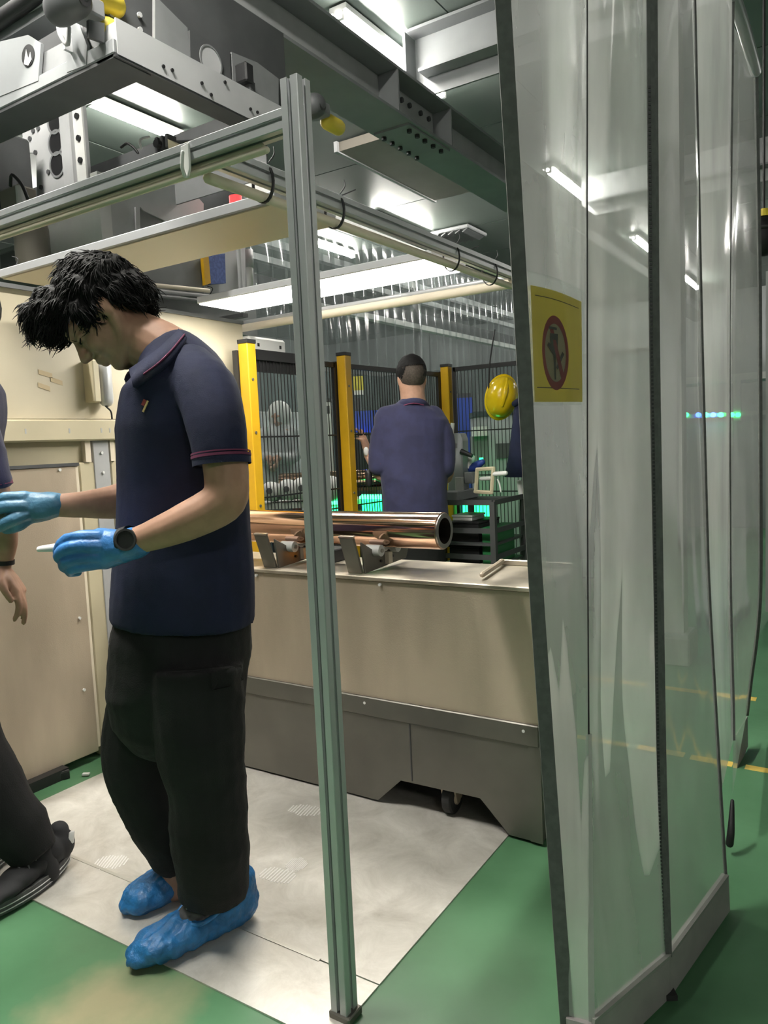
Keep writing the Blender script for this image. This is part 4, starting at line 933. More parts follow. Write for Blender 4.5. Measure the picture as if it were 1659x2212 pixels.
def hem_mb(fa, fb, z0, z1, th=.006):
    a0, b0, a1, b1 = fa(z0), fb(z0), fa(z1), fb(z1); d = (b1-a1).normalized(); n = V((d.y, -d.x, 0)).normalized()*th
    return MB().rings([[a0-n, b0-n, b0+n, a0+n], [a1-n*1.2, b1-n*1.2, b1+n*1.2, a1+n*1.2]])
DY = V((.25, .97, 0)).normalized()
pa_ = thing('plastic_curtain', C1(.01), 'nearest clear PVC curtain panel, dark bordered, carrying the yellow sign', 'curtain', 'clear curtain panels')
sa = build('sheet', sheet_mb(C0, C1, .09, ZTOP, 16, 60, .006, .006, 1), PVC, pa_, smooth=True)
sb = build('sheet', sheet_mb(C1, C2, .09, ZTOP, 18, 60, -.035, .022, 2), PVC, pa_, smooth=True)
build('border', ribbon_mb(C0, zz(.0, ZTOP, 40), .0135, .0022, V((.84, .54, 0))), 'zip_grey', pa_)
build('fold_seam', ribbon_mb(C1, zz(.62, ZTOP, 40), .0016, .0012, V((.84, .54, 0))), 'black', pa_)
build('clear_seam', ribbon_mb(C1, zz(.09, .62, 12), .006, .0006, V((.84, .54, 0))), PVC, pa_)
zp = build('zipper', ribbon_mb(C2, zz(.09, ZTOP, 40), .0105, .0025, V((.84, .54, 0))), 'zip_grey', pa_)
m = MB()
for z in zz(.12, 1.9, 220): 
    p = smoothcol(C2, z)-V((.84, .54, 0))*.007+VW*.003; m.obox(p, SX*.0022, VW*.0012, ZZ*.0024)
build('zipper_teeth', m, 'grey_dark', zp)['kind'] = 'stuff'
build('hem', hem_mb(C0, C1, .006, .088), 'hem_grey', pa_); build('hem', hem_mb(C1, C2, .006, .088), 'hem_grey', pa_)
build('hem_fold', hem_mb(C1, C2, .088, .097, .007), 'zip_grey' if False else 'concrete', pa_)
pb_ = thing('plastic_curtain', C3(.01), 'middle clear PVC curtain panel between the zipper and the thin black seam', 'curtain', 'clear curtain panels')
build('sheet', sheet_mb(C2, C3, .09, ZTOP, 18, 60, .02, .018, 3), PVCB, pb_, smooth=True)
build('hem', hem_mb(C2, C3, .006, .088), 'hem_grey', pb_); build('hem_fold', hem_mb(C2, C3, .088, .097, .007), 'concrete', pb_)
build('border', ribbon_mb(C2, zz(.0, ZTOP, 40), .004, .003, V((.84, .54, 0))), 'zip_grey', pb_)
build('seam', ribbon_mb(C3, zz(.08, ZTOP, 40), .0035, .0025, V((.84, .54, 0))), 'zip_grey', pb_)
fp = C2(.006); build('foot', MB().obox(fp+V((.0, .005, .006)), SX*.012, VW*.02, ZZ*.006), 'rubber', pb_)
pc_ = thing('plastic_curtain', C5(.01), 'far clear PVC curtain panel with a curled bottom end at the right', 'curtain', 'clear curtain panels')
build('sheet', sheet_mb(C3, C4, .30, ZTOP, 12, 50, .025, .012, 4), PVCB, pc_, smooth=True)
build('sheet', sheet_mb(C4, C5, .15, ZTOP, 14, 50, -.03, .015, 5), PVCB, pc_, smooth=True)
build('seam', ribbon_mb(C4, zz(.30, ZTOP, 40), .005, .003, V((.84, .54, 0))), 'zip_grey', pc_)
build('border', ribbon_mb(C5, zz(.13, ZTOP, 50), .006, .004, V((.84, .54, 0))), 'zip_grey', pc_)
build('hem', MB().rings([[dep(1590, 1668, 2.70), dep(1613, 1612, 2.86), dep(1616, 1612, 2.86), dep(1593, 1668, 2.70)], [dep(1588, 1588, 2.70), dep(1612, 1548, 2.86), dep(1615, 1548, 2.86), dep(1591, 1588, 2.70)]]), 'hem_grey', pc_)
cst = dep(1578, 1812, 2.18); build('end_weight', MB().limb([dep(1576, 1822, 2.15), dep(1579, 1795, 2.15), dep(1582, 1730, 2.18)], [.011, .010, .005], n=10), 'black', pc_, smooth=True)
cr_ = thing('curtain_rail', (-.4, 2, 2.37), 'aluminium rail from which the clear curtain panels hang', 'rail')
build('rail', MB().limb([C0(2.37), C2(2.37), C3(2.37), C4(2.37), C5(2.37)], [.018]*5, n=10, sub=3), 'aluminium', cr_, smooth=True)

# sign in its clear sleeve on the nearest panel
sg = thing('warning_sign', hit(sa, 1200, 868)[0], 'curled yellow prohibition sign with a red ring stuck on the clear curtain', 'sign')
def on_sheet(px, py, off):
    loc, nor = hit_sa(px, py); return EYE+(loc-EYE)*(1-off)
_org = ORG[sa.name]; _t = BVHTree.FromPolygons([v.co+_org for v in sa.data.vertices], [tuple(p.vertices) for p in sa.data.polygons])
def hit_sa(px, py):
    loc, nor, *_ = _t.ray_cast(EYE, ray(px, py).normalized()); return loc, nor
Q = ((1146, 616), (1256, 652), (1258, 868), (1155, 868))
def sgp(u, v, off):      # u right, v down
    sag = 5*math.sin(math.pi*u)*(1-v)
    x = (Q[0][0]*(1-u)+Q[1][0]*u)*(1-v)+(Q[3][0]*(1-u)+Q[2][0]*u)*v
    y = (Q[0][1]*(1-u)+Q[1][1]*u)*(1-v)+(Q[3][1]*(1-u)+Q[2][1]*u)*v-sag
    return on_sheet(x, y, off)
def patch(us, vs, off, th=.0006):
    rs = [[sgp(u, v, off) for u in us] for v in vs]; m = MB().rings(rs, cap=False, closed=False)
    n = len(m.v); m.v += [EYE+(p-EYE)*(1-th) for p in m.v]; m.f += [tuple(i+n for i in f)[::-1] for f in m.f]
    nu, nv = len(us), len(vs)
    bd = [i for i in range(nu)]+[nu*k+nu-1 for k in range(1, nv)]+[nu*(nv-1)+i for i in range(nu-2, -1, -1)]+[nu*k for k in range(nv-2, 0, -1)]
    m.f += [(bd[i], bd[(i+1) % len(bd)], bd[(i+1) % len(bd)]+n, bd[i]+n) for i in range(len(bd))]
    return m
def lin(a, b, n): return [a+(b-a)*i/n for i in range(n+1)]
build('sheet', patch(lin(0, 1, 12), lin(0, 1, 16), .0025), 'sign_yellow', sg, smooth=False)
build('line', patch(lin(.08, .94, 10), (.075, .083), .0036, .0004), 'sign_black', sg)
build('line', patch(lin(.06, .94, 10), (.872, .880), .0036, .0004), 'sign_black', sg)
def disc(cu, cv, ru, rv, ri, off, a0=0, a1=2*math.pi, n=40):
    m = MB(); rs = []
    for r in (1, ri): rs.append([sgp(cu+ru*r*math.cos(a), cv+rv*r*math.sin(a), off) for a in (a0+(a1-a0)*i/n for i in range(n+1))])
    m.rings(rs, cap=False, closed=False); k = len(m.v); m.v += [EYE+(p-EYE)*(1-.0004) for p in m.v]; m.f += [tuple(i+k for i in f)[::-1] for f in m.f]
    return m
build('field', disc(.46, .56, .22, .28, .01, .0036), 'sign_white', sg)
build('ring', disc(.46, .56, .27, .335, .78, .0042), 'sign_red', sg)
def poly(pts, off):
    m = MB(); m.prism([sgp(u, v, off) for u, v in pts], (sgp(.5, .5, off+.0004)-sgp(.5, .5, off))); return m
build('ring_bar', poly([(.36, .36), (.42, .33), (.62, .74), (.57, .79)], .0048), 'sign_red', sg)
build('glyph', poly([(.34, .33), (.50, .33), (.50, .352), (.34, .352)], .0054), 'sign_black', sg)
build('glyph', poly([(.36, .39), (.52, .385), (.51, .52), (.47, .60), (.46, .80), (.43, .80), (.42, .58), (.30, .50), (.33, .47), (.37, .49)], .0054), 'sign_black', sg)
build('glyph', poly([(.60, .54), (.64, .56), (.50, .71), (.47, .69)], .0054), 'sign_black', sg)
m = MB(); Q_ = Q
sl = MB().rings([[sgp(u, v, .0070) for u in lin(-.04, 1.06, 12)] for v in lin(-.12, 1.03, 14)], cap=False, closed=False); build('clear_sleeve', sl, PVCC, sg, smooth=True)

# ================================================================== PEOPLE
class Fig:
    """a figure's working frame: an upright plane through its stance, facing the viewer"""
    def __init__(s, o): s.o = V(o); s.mb = None
    def t(s, px, py, dv=0): return (dv-(EYE-s.o).dot(VW))/ray(px, py).dot(VW)
    def p(s, px, py, dv=0): return EYE+ray(px, py)*s.t(px, py, dv)
    def r(s, px, py, dv, q): return q*s.t(px, py, dv)/FPX
    def limb(s, mb, ks, ref=None, n=16, sub=4, cap=True):
        pts = [s.p(*k[:3]) for k in ks]; rad = []
        for k in ks:
            a = s.r(*k[:3], k[3]); b = s.r(*k[:3], k[4]) if len(k) > 4 else a; rad.append((a, b))
        return mb.limb(pts, rad, n=n, ref=ref, sub=sub, cap=cap)
    def ell(s, mb, px, py, dv, a, b, c):
        return mb.ell(s.p(px, py, dv), (s.r(px, py, dv, a), c, s.r(px, py, dv, b)), (SX, VW, ZZ))
def head(mb, c, fw, up, k=1.0):
    fw, up = V(fw).normalized(), V(up); up = (up-fw*up.dot(fw)).normalized(); sd = fw.cross(up)
    P = lambda f, u, w=0: V(c)+(fw*f+up*u+sd*w)*k
    ax = (fw, sd, up)
    def E(f, u, w, rf, rw, ru): mb.ell(P(f, u, w), (rf*k, rw*k, ru*k), ax, 18, 12)
    E(-.008, .025, 0, .095, .076, .092); E(.042, -.03, 0, .058, .060, .080); E(.052, .035, 0, .050, .060, .050)
    E(.035, -.075, 0, .055, .052, .040); E(.072, -.098, 0, .027, .026, .022)
    for w in (-1, 1):
        mb.limb([P(-.005, -.05, .055*w), P(.02, -.088, .046*w), P(.07, -.105, .018*w)], [.022*k, .02*k, .018*k], n=10)
        E(.068, -.038, .036*w, .026, .022, .026)                      # cheek
        E(.082, .000, .032*w, .014, .016, .010)                       # eyelid
        E(-.008, -.012, .074*w, .020, .010, .034); E(-.004, -.036, .070*w, .010, .008, .012)      # ear
        mb.limb([P(.112, -.032, 0), P(.106, -.031, .015*w)], [.010*k, .008*k], n=8, sub=1)    # nostril wing
        mb.limb([P(.096, .026, .010*w), P(.090, .030, .030*w), P(.074, .022, .052*w)], [.013*k, .013*k, .010*k], n=8)
    mb.limb([P(.094, .020, 0), P(.108, -.006, 0), P(.122, -.026, 0)], [.010*k, .0115*k, .0125*k], n=10)
    mb.limb([P(.094, -.060, -.020), P(.105, -.057, 0), P(.094, -.060, .020)], [.006*k, .0095*k, .006*k], n=8)
    mb.limb([P(.092, -.072, -.017), P(.101, -.072, 0), P(.092, -.072, .017)], [.006*k, .0095*k, .006*k], n=8)
    return P
def hand(mb, wrist, d, n, side, curl=(25, 30, 35, 40), thumb=(.6, .5), k=1.0, spread=.0, r=.0095):
    """palm, four fingers of unequal length curling towards n, thumb leaving the given side of the palm"""
    d = V(d).normalized(); n = V(n); n = (n-d*n.dot(d)).normalized(); s = n.cross(d)*side; w = V(wrist)
    for q in (-.028, -.009, .010, .028):
        mb.limb([w+s*q*.55*k, w+d*.045*k+s*q*.9*k, w+d*.085*k+s*q*k], [.015*k, .0155*k, .0125*k], n=10)
    L = ((.042, .026, .020), (.046, .029, .021), (.043, .027, .020), (.034, .020, .018))
    for i, q in enumerate((.030, .011, -.009, -.028)):
        p = w+d*(.085-.006*abs(i-1))*k+s*q*k; ps = [p-d*.02*k, p]; a = 0
        base = (d+s*spread*(1.5-i)*.5).normalized()
        for j in range(3):
            a += math.radians(curl[i]*(.8, 1.1, .7)[j]); p = p+(base*math.cos(a)+n*math.sin(a))*L[i][j]*k; ps.append(p)
        rr = r*(1.0, 1.03, 1.0, .88)[i]
        mb.limb(ps, [rr*1.15*k, rr*1.1*k, rr*k, rr*.93*k, rr*.8*k], n=10, sub=3)
    tb = w+d*.022*k+s*.026*k; t1 = tb+(d*.6+s*.75+n*.25).normalized()*.036*k; t2 = t1+(d*thumb[0]*1.4+s*.12+n*thumb[1]).normalized()*.032*k; t3 = t2+(d*thumb[0]*1.4-s*.15+n*thumb[1]*1.2).normalized()*.026*k
    mb.limb([tb-s*.012*k, tb, t1, t2, t3], [.015*k, .0155*k, .0125*k, .0105*k, .0085*k], n=10, sub=3)
def band(o, pts, rad, name, m, parent):
    mb = MB(); mb.limb(pts, rad, n=20, sub=3); return build(name, mb, m, parent, smooth=True)
def ring_on(fig, name, ks, m, parent, hw=.004, grow=.003, n=28):
    """a narrow stripe round a limb: centre pixel, dv, radii and axis direction"""
    c, ax, ra, rb, e1 = ks; ax = V(ax).normalized(); e1 = (V(e1)-ax*V(e1).dot(ax)).normalized(); e2 = ax.cross(e1); mb = MB(); rs = []
    for q in (-1, 1):
        rs.append([V(c)+ax*q*hw+e1*(ra+grow)*math.cos(a)+e2*(rb+grow)*math.sin(a) for a in (2*math.pi*i/n for i in range(n))])
    mb.rings(rs, cap=False); k = len(mb.v); mb.v += [V(c)+(p-V(c))*.97+ax*(p-V(c)).dot(ax)*.03 for p in mb.v]; mb.f += [tuple(i+k for i in f)[::-1] for f in mb.f]
    return build(name, mb, m, parent, smooth=True)

# ---------------------------------------------------------------- worker walking in front
A = Fig((-1.50, 1.27, 0)); DN = V((0, 0, -1))
w1 = thing('person', (-1.50, 1.25, 0), 'worker with tousled dark hair in navy polo, blue gloves and blue shoe covers walking', 'person')
b = MB()
hc1 = A.p(228, 676, 0); hf = (SX*-.62+ZZ*-.78+VW*.10); hu = (SX*-.78+ZZ*.62)
P1 = head(b, hc1, hf, hu, 1.0)
A.limb(b, [(258, 715, 0, 56, 52), (310, 735, 0, 58, 56), (372, 775, 0, 66, 70), (398, 830, 0, 76, 90)], ref=SX)
A.limb(b, [(385, 840, 0, 85, 110), (390, 950, 0, 105, 110), (395, 1100, 0, 112, 105), (398, 1250, 0, 118, 105), (396, 1400, 0, 115, 105)], ref=SX)
A.limb(b, [(445, 840, .15, 50), (478, 950, .20, 50), (490, 1045, .22, 48), (478, 1086, .225, 48), (400, 1128, .225, 42), (320, 1160, .21, 32), (285, 1170, .20, 28), (262, 1174, .19, 27)])
A.limb(b, [(360, 820, -.17, 50), (330, 950, -.18, 48), (310, 1060, -.17, 46), (260, 1082, -.13, 39), (180, 1090, -.06, 29), (115, 1092, -.03, 24), (95, 1092, -.03, 24)])
A.limb(b, [(420, 1400, .06, 62), (438, 1660, .08, 56), (452, 1800, .09, 48), (452, 1930, .08, 34), (440, 1985, .08, 30), (420, 2020, .09, 26)])
A.limb(b, [(375, 1400, -.06, 62), (310, 1630, -.08, 54), (345, 1780, -.07, 46), (380, 1875, -.08, 32), (378, 1915, -.08, 30)])
body1 = skin('body', b, 'skin', w1, .0042, smooth=4)
# polo shirt
b = MB()
A.limb(b, [(340, 752, 0, 54, 56), (366, 782, 0, 84, 110), (384, 830, 0, 112, 150), (390, 920, 0, 130, 148), (396, 1040, 0, 138, 132), (398, 1150, 0, 142, 130), (399, 1240, 0, 149, 136), (397, 1300, 0, 152, 142), (396, 1338, 0, 152, 144)], ref=SX, n=28, sub=5, cap=False)
A.limb(b, [(405, 800, .07, 62), (448, 850, .15, 66), (468, 920, .195, 64), (479, 1000, .215, 57, 57)], cap=False)
A.limb(b, [(360, 800, -.08, 62), (345, 860, -.14, 62), (335, 930, -.17, 58), (325, 1000, -.17, 54)], cap=False)
polo1 = skin('polo_shirt', b, 'polo', w1, .0062, smooth=5, fold=.0035, fscale=6, stretch=(1, 1, .5), fine=.0005, seed=3)
# collar with a thin stripe: a folded band standing round the neck
def collar(fig, name, pts, hgt, m, parent):
    mb = MB(); n = len(pts); rs = [[], [], [], []]
    for (px, py, dv) in pts:
        p = fig.p(px, py, dv); ctr = fig.p(*fig.cc); o = (p-ctr); o.z = 0; o.normalize()
        rs[0].append(p+ZZ*hgt*.5); rs[1].append(p+o*.006+ZZ*hgt*.4); rs[2].append(p+o*.016-ZZ*hgt*.6); rs[3].append(p+o*.006-ZZ*hgt*.6)
    mb.rings(rs, cap=False, closed=False); return build(name, mb, m, parent, smooth=True)
def near(objs, px, py):
    best = None
    for o in objs:
        l, n_ = hit(o, px, py)
        if l is not None and (best is None or (l-EYE).length < (best[0]-EYE).length): best = (l, n_)
    return best
up_ = [(386, 722), (370, 742), (350, 762), (328, 780), (306, 793), (288, 806)]
lo_ = [(402, 738), (394, 762), (376, 786), (352, 806), (326, 822), (298, 838)]
U_ = [near((body1, polo1), *q) for q in up_]; L_ = [near((body1, polo1), *q) for q in lo_]
rs = [[l+VW*.002 for l, n_ in U_], [l+n_*.010+VW*.004+ZZ*.004 for l, n_ in U_], [l+n_*.012+VW*.006 for l, n_ in L_], [l-n_*.002 for l, n_ in L_]]
for _ in range(2):
    for r_ in rs:
        c0 = [q.copy() for q in r_]
        for k in range(1, len(r_)-1): r_[k] = c0[k]*.5+(c0[k-1]+c0[k+1])*.25
mb = MB(); mb.rings(rs, cap=False, closed=False); build('collar', mb, 'polo', w1, smooth=True)
mb = MB(); mb.limb([a.lerp(b_, .72)+VW*.003 for a, b_ in zip(rs[1], rs[2])][:5], [.0024]*5, n=6); build('collar_stripe', mb, 'polo_stripe', w1, smooth=True)
mb = MB(); mb.limb([A.p(388, 724, .03), A.p(392, 728, -.03), A.p(370, 752, -.085), A.p(330, 780, -.09), A.p(290, 806, -.05), A.p(280, 820, .0)], [.013]*6, n=10); build('collar_back', mb, 'polo', w1, smooth=True)
ax = A.p(480, 1000, .21)-A.p(474, 940, .20)
for name, m_, py, hw, g in (('sleeve_cuff', 'polo', 994, .011, .004), ('sleeve_stripe', 'polo_stripe', 986, .0028, .0055), ('sleeve_stripe', 'polo_stripe', 979, .0014, .005)):
    c = A.p(479-(994-py)*.13, py, .213); r_ = A.r(480, py, .213, 59); ring_on(A, name, (c, ax+ZZ*-.03, r_, r_, SX), m_, w1, hw, g)
loc, nor = hit(polo1, 315, 878); e = (SX*.5+ZZ*.86); mb = MB(); e = (e-nor*e.dot(nor)).normalized(); s_ = nor.cross(e)
mb.obox(loc+nor*.0015, e*.014, s_*.0022, nor*.0012); bd = build('badge', mb, 'white_plastic', w1); bd.data.materials[0] = mat('badge_gold', (.75, .55, .25), .4)
mb = MB(); mb.obox(loc+nor*.0015+s_*.007+e*.006, e*.007, s_*.004, nor*.0012); build('badge_mark', mb, 'sign_red', w1)
# trousers
b = MB()
A.limb(b, [(396, 1300, 0, 128, 118), (396, 1345, 0, 142, 128), (392, 1390, 0, 148, 138), (386, 1450, 0, 147, 140), (380, 1510, 0, 140, 130)], ref=SX, n=24)
A.limb(b, [(424, 1440, .085, 102), (428, 1560, .10, 96), (440, 1660, .10, 86), (450, 1760, .10, 80), (456, 1850, .09, 78), (461, 1890, .085, 73), (460, 1930, .08, 69)], cap=False)
A.limb(b, [(360, 1440, -.085, 106), (312, 1560, -.09, 84), (302, 1640, -.09, 76), (325, 1720, -.08, 66), (358, 1800, -.075, 58), (390, 1868, -.08, 42)], cap=False)
tr1 = skin('trousers', b, 'trousers', w1, .0065, smooth=4, fold=.007, fscale=6, stretch=(1, 1, 1.5), fine=.001, seed=5)
pk = [hit(tr1, px, py) for px, py in ((455, 1455), (490, 1447), (520, 1440), (522, 1468), (492, 1482), (457, 1490))]
mb = MB(); mb.rings([[l-n_*.004 for l, n_ in pk], [l+n_*.005 for l, n_ in pk]]); build('pocket_flap', mb, 'trousers', w1)
# hair: thick tousled mass, locks falling over the forehead
b = MB()
E_ = lambda f, u, w, rf, rw, ru: b.ell(P1(f, u, w), (rf, rw, ru), (V(hf).normalized(), (V(hf).normalized()).cross(V(hu)-V(hf)*V(hu).dot(V(hf).normalized())).normalized(), (V(hu)-V(hf).normalized()*V(hu).dot(V(hf).normalized())).normalized()), 20, 12)
E_(-.025, .045, 0, .108, .092, .098); E_(.06, .085, 0, .065, .080, .062); E_(.095, .115, 0, .050, .060, .040); E_(-.085, -.005, 0, .045, .066, .072)
E_(.10, .075, 0, .036, .062, .034)
for w_ in (-1, 1): b.limb([P1(.03, .03, .074*w_), P1(.034, -.01, .071*w_)], [.018, .010], n=8); b.limb([P1(-.055, -.01, .068*w_), P1(-.06, -.06, .055*w_)], [.022, .012], n=8)
hr = remesh(b, .006, smooth=2)
_c = [(v.co.copy(), v.normal.copy()) for v in hr.vertices]
for v, (q, n_) in zip(hr.vertices, _c): v.co = q+n_*(.010*noise.noise(q*34)+.006*noise.noise(q*78))
hb = MB(); hb.v = [v.co.copy() for v in hr.vertices]; hb.f = [tuple(p.vertices) for p in hr.polygons]
rnd = random.Random(4)
fwn = V(hf).normalized(); upn = (V(hu)-fwn*V(hu).dot(fwn)).normalized(); sdn = fwn.cross(upn)
ctr = P1(0, .03, 0)
vs = [(v.co.copy(), v.normal.copy()) for v in hr.vertices]
for k in range(4200):
    vc, vn = rnd.choice(vs); rel = vc-ctr; u_ = rel.dot(upn); f_ = rel.dot(fwn)
    tang = (fwn*(.9 if u_ > 0 else .2)-upn*(.2 if u_ > .02 else .9)+V((rnd.uniform(-1, 1), rnd.uniform(-1, 1), rnd.uniform(-1, 1)))*.4)
    if f_ > .04: tang = fwn*.5-ZZ*.9+SX*-.3+V((rnd.uniform(-1, 1), rnd.uniform(-1, 1), rnd.uniform(-1, 1)))*.5
    tang = (tang-vn*tang.dot(vn)*.8).normalized(); L = rnd.uniform(.018, .042)
    p0 = vc-vn*.004; p1 = p0+(tang*.5+vn*.22)*L; p2 = p0+(tang*1.0+vn*rnd.uniform(-.1, .28))*L
    hb.limb([p0, p1, p2], [rnd.uniform(.0016, .0028), .0015, .0004], n=3, sub=2)
# fringe locks hanging in front of the forehead and a few fly-away tips
for k in range(160):
    px = rnd.uniform(62, 150); py = rnd.uniform(655, 700); dv = rnd.uniform(-.05, .07)
    a = A.p(px+10, py-30, dv); c_e = A.p(px+rnd.uniform(-6, 10), min(740, 690+.22*px+rnd.uniform(0, 26)), dv); mid = (a+c_e)/2+SX*rnd.uniform(-.012, .004)
    hb.limb([a, mid, c_e], [.0042, .003, .0005], n=4, sub=3)
build('hair', hb, 'hair', w1, smooth=True)
for w_ in (-1, 1):
    mb = MB(); mb.limb([P1(.107, .030, .012*w_), P1(.102, .038, .032*w_), P1(.086, .030, .052*w_)], [.003, .0045, .002], n=6); build('eyebrow', mb, 'hair', w1, smooth=True)
    mb = MB(); mb.limb([P1(.095, -.006, .020*w_), P1(.096, -.008, .034*w_), P1(.086, -.006, .046*w_)], [.0015, .0022, .0012], n=6); build('eyelashes', mb, 'hair', w1, smooth=True)
# left glove: fist round a white rag, index finger pointing it forward
b = MB()
A.limb(b, [(296, 1172, 0.205, 33), (262, 1180, 0.190, 36), (225, 1185, 0.180, 44, 30), (190, 1190, 0.170, 42, 26)], ref=ZZ)
for ks in ([(215, 1162, 0.195, 17), (180, 1160, 0.205, 14), (148, 1165, 0.200, 12.5), (128, 1180, 0.190, 10.5), (124, 1192, 0.185, 9)],
           [(212, 1180, 0.205, 17), (172, 1180, 0.215, 14), (140, 1188, 0.210, 13), (126, 1202, 0.200, 11), (134, 1212, 0.185, 9)],
           [(212, 1200, 0.200, 16), (172, 1204, 0.210, 14), (143, 1213, 0.205, 12.5), (137, 1224, 0.190, 10), (150, 1229, 0.180, 9)],
           [(215, 1215, 0.190, 14), (180, 1222, 0.200, 12), (155, 1229, 0.195, 11), (152, 1236, 0.180, 9), (168, 1236, 0.175, 8)],
           [(235, 1180, 0.150, 17), (200, 1172, 0.135, 14), (165, 1176, 0.140, 12), (135, 1184, 0.150, 10)]):
    A.limb(b, ks, n=10, sub=3)
skin('glove', b, 'glove', w1, .0028, smooth=3, fold=.0022, fscale=24, fine=.0006, seed=2)
mb = MB(); A.limb(mb, [(84, 1186, 0.175, 7, 5), (105, 1184, 0.175, 9, 7), (130, 1182, 0.175, 10, 8), (160, 1184, 0.170, 9, 8)], n=12)
solo('white_rag', mb, 'white_plastic', 'rolled white rag pinched in the blue glove of the walking worker', 'rag', A.p(110, 1184, 0.175), smooth=True)
# right glove, reaching to the picture edge
b = MB()
A.limb(b, [(118, 1091, -.03, 27), (95, 1094, -.03, 30), (62, 1098, -.03, 36, 26), (35, 1100, -.03, 34, 24)], ref=ZZ)
for ks in ([(55, 1076, -.02, 15), (25, 1074, -.01, 13), (0, 1080, -.01, 12), (-18, 1092, -.02, 10)],
           [(55, 1094, -.01, 15), (22, 1094, .0, 13), (-5, 1100, .0, 12), (-20, 1112, -.01, 10)],
           [(58, 1112, -.01, 15), (30, 1122, .005, 13), (8, 1132, .005, 12), (-4, 1140, 0, 10)],
           [(62, 1122, -.02, 13), (42, 1134, -.01, 12), (26, 1142, -.01, 10), (14, 1144, -.01, 9)],
           [(72, 1082, -.06, 15), (38, 1076, -.08, 13), (10, 1084, -.08, 11)]):
    A.limb(b, ks, n=10, sub=3)
skin('glove', b, 'glove_dull', w1, .003, smooth=3, fold=.0022, fscale=24, fine=.0006, seed=6)
mb = MB(); A.limb(mb, [(-30, 1108, -.035, 16, 10), (0, 1106, -.03, 18, 10), (22, 1104, -.03, 14, 9)], n=12)
solo('grey_cloth', mb, 'concrete', 'folded pale grey cloth held in the outstretched glove at the left edge', 'cloth', A.p(0, 1106, -.03), smooth=True)
# watch
wc = A.p(274, 1166, .232); wn = (VW*.95+ZZ*.12-SX*.1).normalized(); ws = SX
wt = build('watch', MB().cyl(wc-wn*.006, wc+wn*.006, .0235, n=32), 'black', w1); smooth_angle(wt)
build('watch_bezel', MB().pipe(wc+wn*.004, wc+wn*.0085, .0245, .020, 36), 'rubber', wt)
axw = A.p(262, 1174, .19)-A.p(285, 1168, .20)
ring_on(A, 'watch_strap', (A.p(277, 1171, .197), axw, A.r(277, 1171, .197, 32), A.r(277, 1171, .197, 32), ZZ), 'black', wt, .010, .003)
# shoe covers with grey shoes inside
def cover(heel, toe, hgt, name, seed, rim):
    b = MB(); h, t = V(heel), V(toe); d = (t-h).normalized(); s = V((-d.y, d.x, 0)); L = (t-h).length
    for q, wd, hz in ((0.05, .042, .095), (.2, .048, .092), (.38, .050, .052), (.6, .060, .070), (.78, .062, .062), (.92, .046, .042)):
        c = h+d*L*q; b.ell(V((c.x, c.y, c.z+hz*.5)), (wd, wd*1.25, hz*.55), (s, d, ZZ))
    b.limb([h+d*.02+ZZ*.02, h+d*L*.5+ZZ*.02, t-d*.015+ZZ*.014], [(.042, .020), (.047, .020), (.034, .012)], ref=s, n=14)
    b.limb([h+ZZ*.06+d*.0, h+ZZ*.105-d*.008], [.036, .026], n=12, sub=1)
    b.limb([t+ZZ*.012-d*.03, t+ZZ*.012+d*.010], [.02, .006], n=8, sub=1)
    o = skin(name, b, 'shoe_cover', w1, .0042, smooth=3, fold=.0065, fscale=34, stretch=(1.3, .35, .5), fine=.0015, seed=seed); return o
h1, t1_ = onz(526, 1980, .006), onz(306, 2080, .006); h1.z = t1_.z = .006
cv = cover(h1, t1_, .09, 'shoe_cover', 1, None)
h2, t2_ = onz(438, 1893, .006), onz(296, 1966, .006); h2.z = t2_.z = .006
cover(h2, t2_, .09, 'shoe_cover', 8, None)
d = (t1_-h1).normalized(); s = V((-d.y, d.x, 0))
mb = MB(); mb.limb([h1+d*.05+ZZ*.085, h1+d*.10+ZZ*.080, h1+d*.150+ZZ*.066], [(.042, .030), (.044, .030), (.036, .020)], ref=s, n=14); build('shoe', mb, 'shoe_grey', w1, smooth=True)
mb = MB()
for k in range(4):
    c = h1+d*(.085+.02*k)+ZZ*(.112-.004*k); mb.limb([c-s*.022, c+ZZ*.004, c+s*.022+d*.012], [.0025]*3, n=6)
build('shoelace', mb, 'white_paint', w1, smooth=True)
mb = MB()       # gathered elastic rim of the near cover
rim = [h1+d*q+s*w_+ZZ*z for q, w_, z in ((-.022, 0, .128), (.03, -.050, .112), (.09, -.055, .080), (.14, -.050, .066), (.178, 0, .068), (.14, .050, .066), (.09, .055, .080), (.03, .050, .112), (-.022, 0, .128))]
mb.limb(rim, [.006]*len(rim), n=8, sub=4); build('elastic_rim', mb, 'shoe_cover', w1, smooth=True)

# ---------------------------------------------------------------- worker seen from behind
B = Fig((-2.13, 3.64, 0))
w2 = thing('person', (-2.13, 3.64, 0), 'man seen from behind in dark blue polo, gesturing beside the fence', 'person')
b = MB(); hc2 = B.p(889, 816, 0); P2 = head(b, hc2, VW*-.97+SX*-.18+ZZ*-.1, ZZ, .98)
B.limb(b, [(888, 830, 0, 26, 26), (892, 860, .0, 27, 26), (893, 895, 0, 34, 28)], ref=SX)
B.limb(b, [(890, 925, 0, 62, 32), (890, 1000, 0, 62, 38), (893, 1120, 0, 60, 38), (895, 1220, 0, 62, 40)], ref=SX)
B.limb(b, [(836, 925, 0, 16), (822, 975, .0, 18), (826, 1025, -.02, 17), (812, 1005, -.12, 15), (798, 985, -.20, 11), (795, 978, -.22, 10)])
B.limb(b, [(945, 925, 0, 15), (960, 980, 0, 17), (962, 1030, -.05, 16), (925, 1015, -.20, 12), (890, 1000, -.25, 10)])
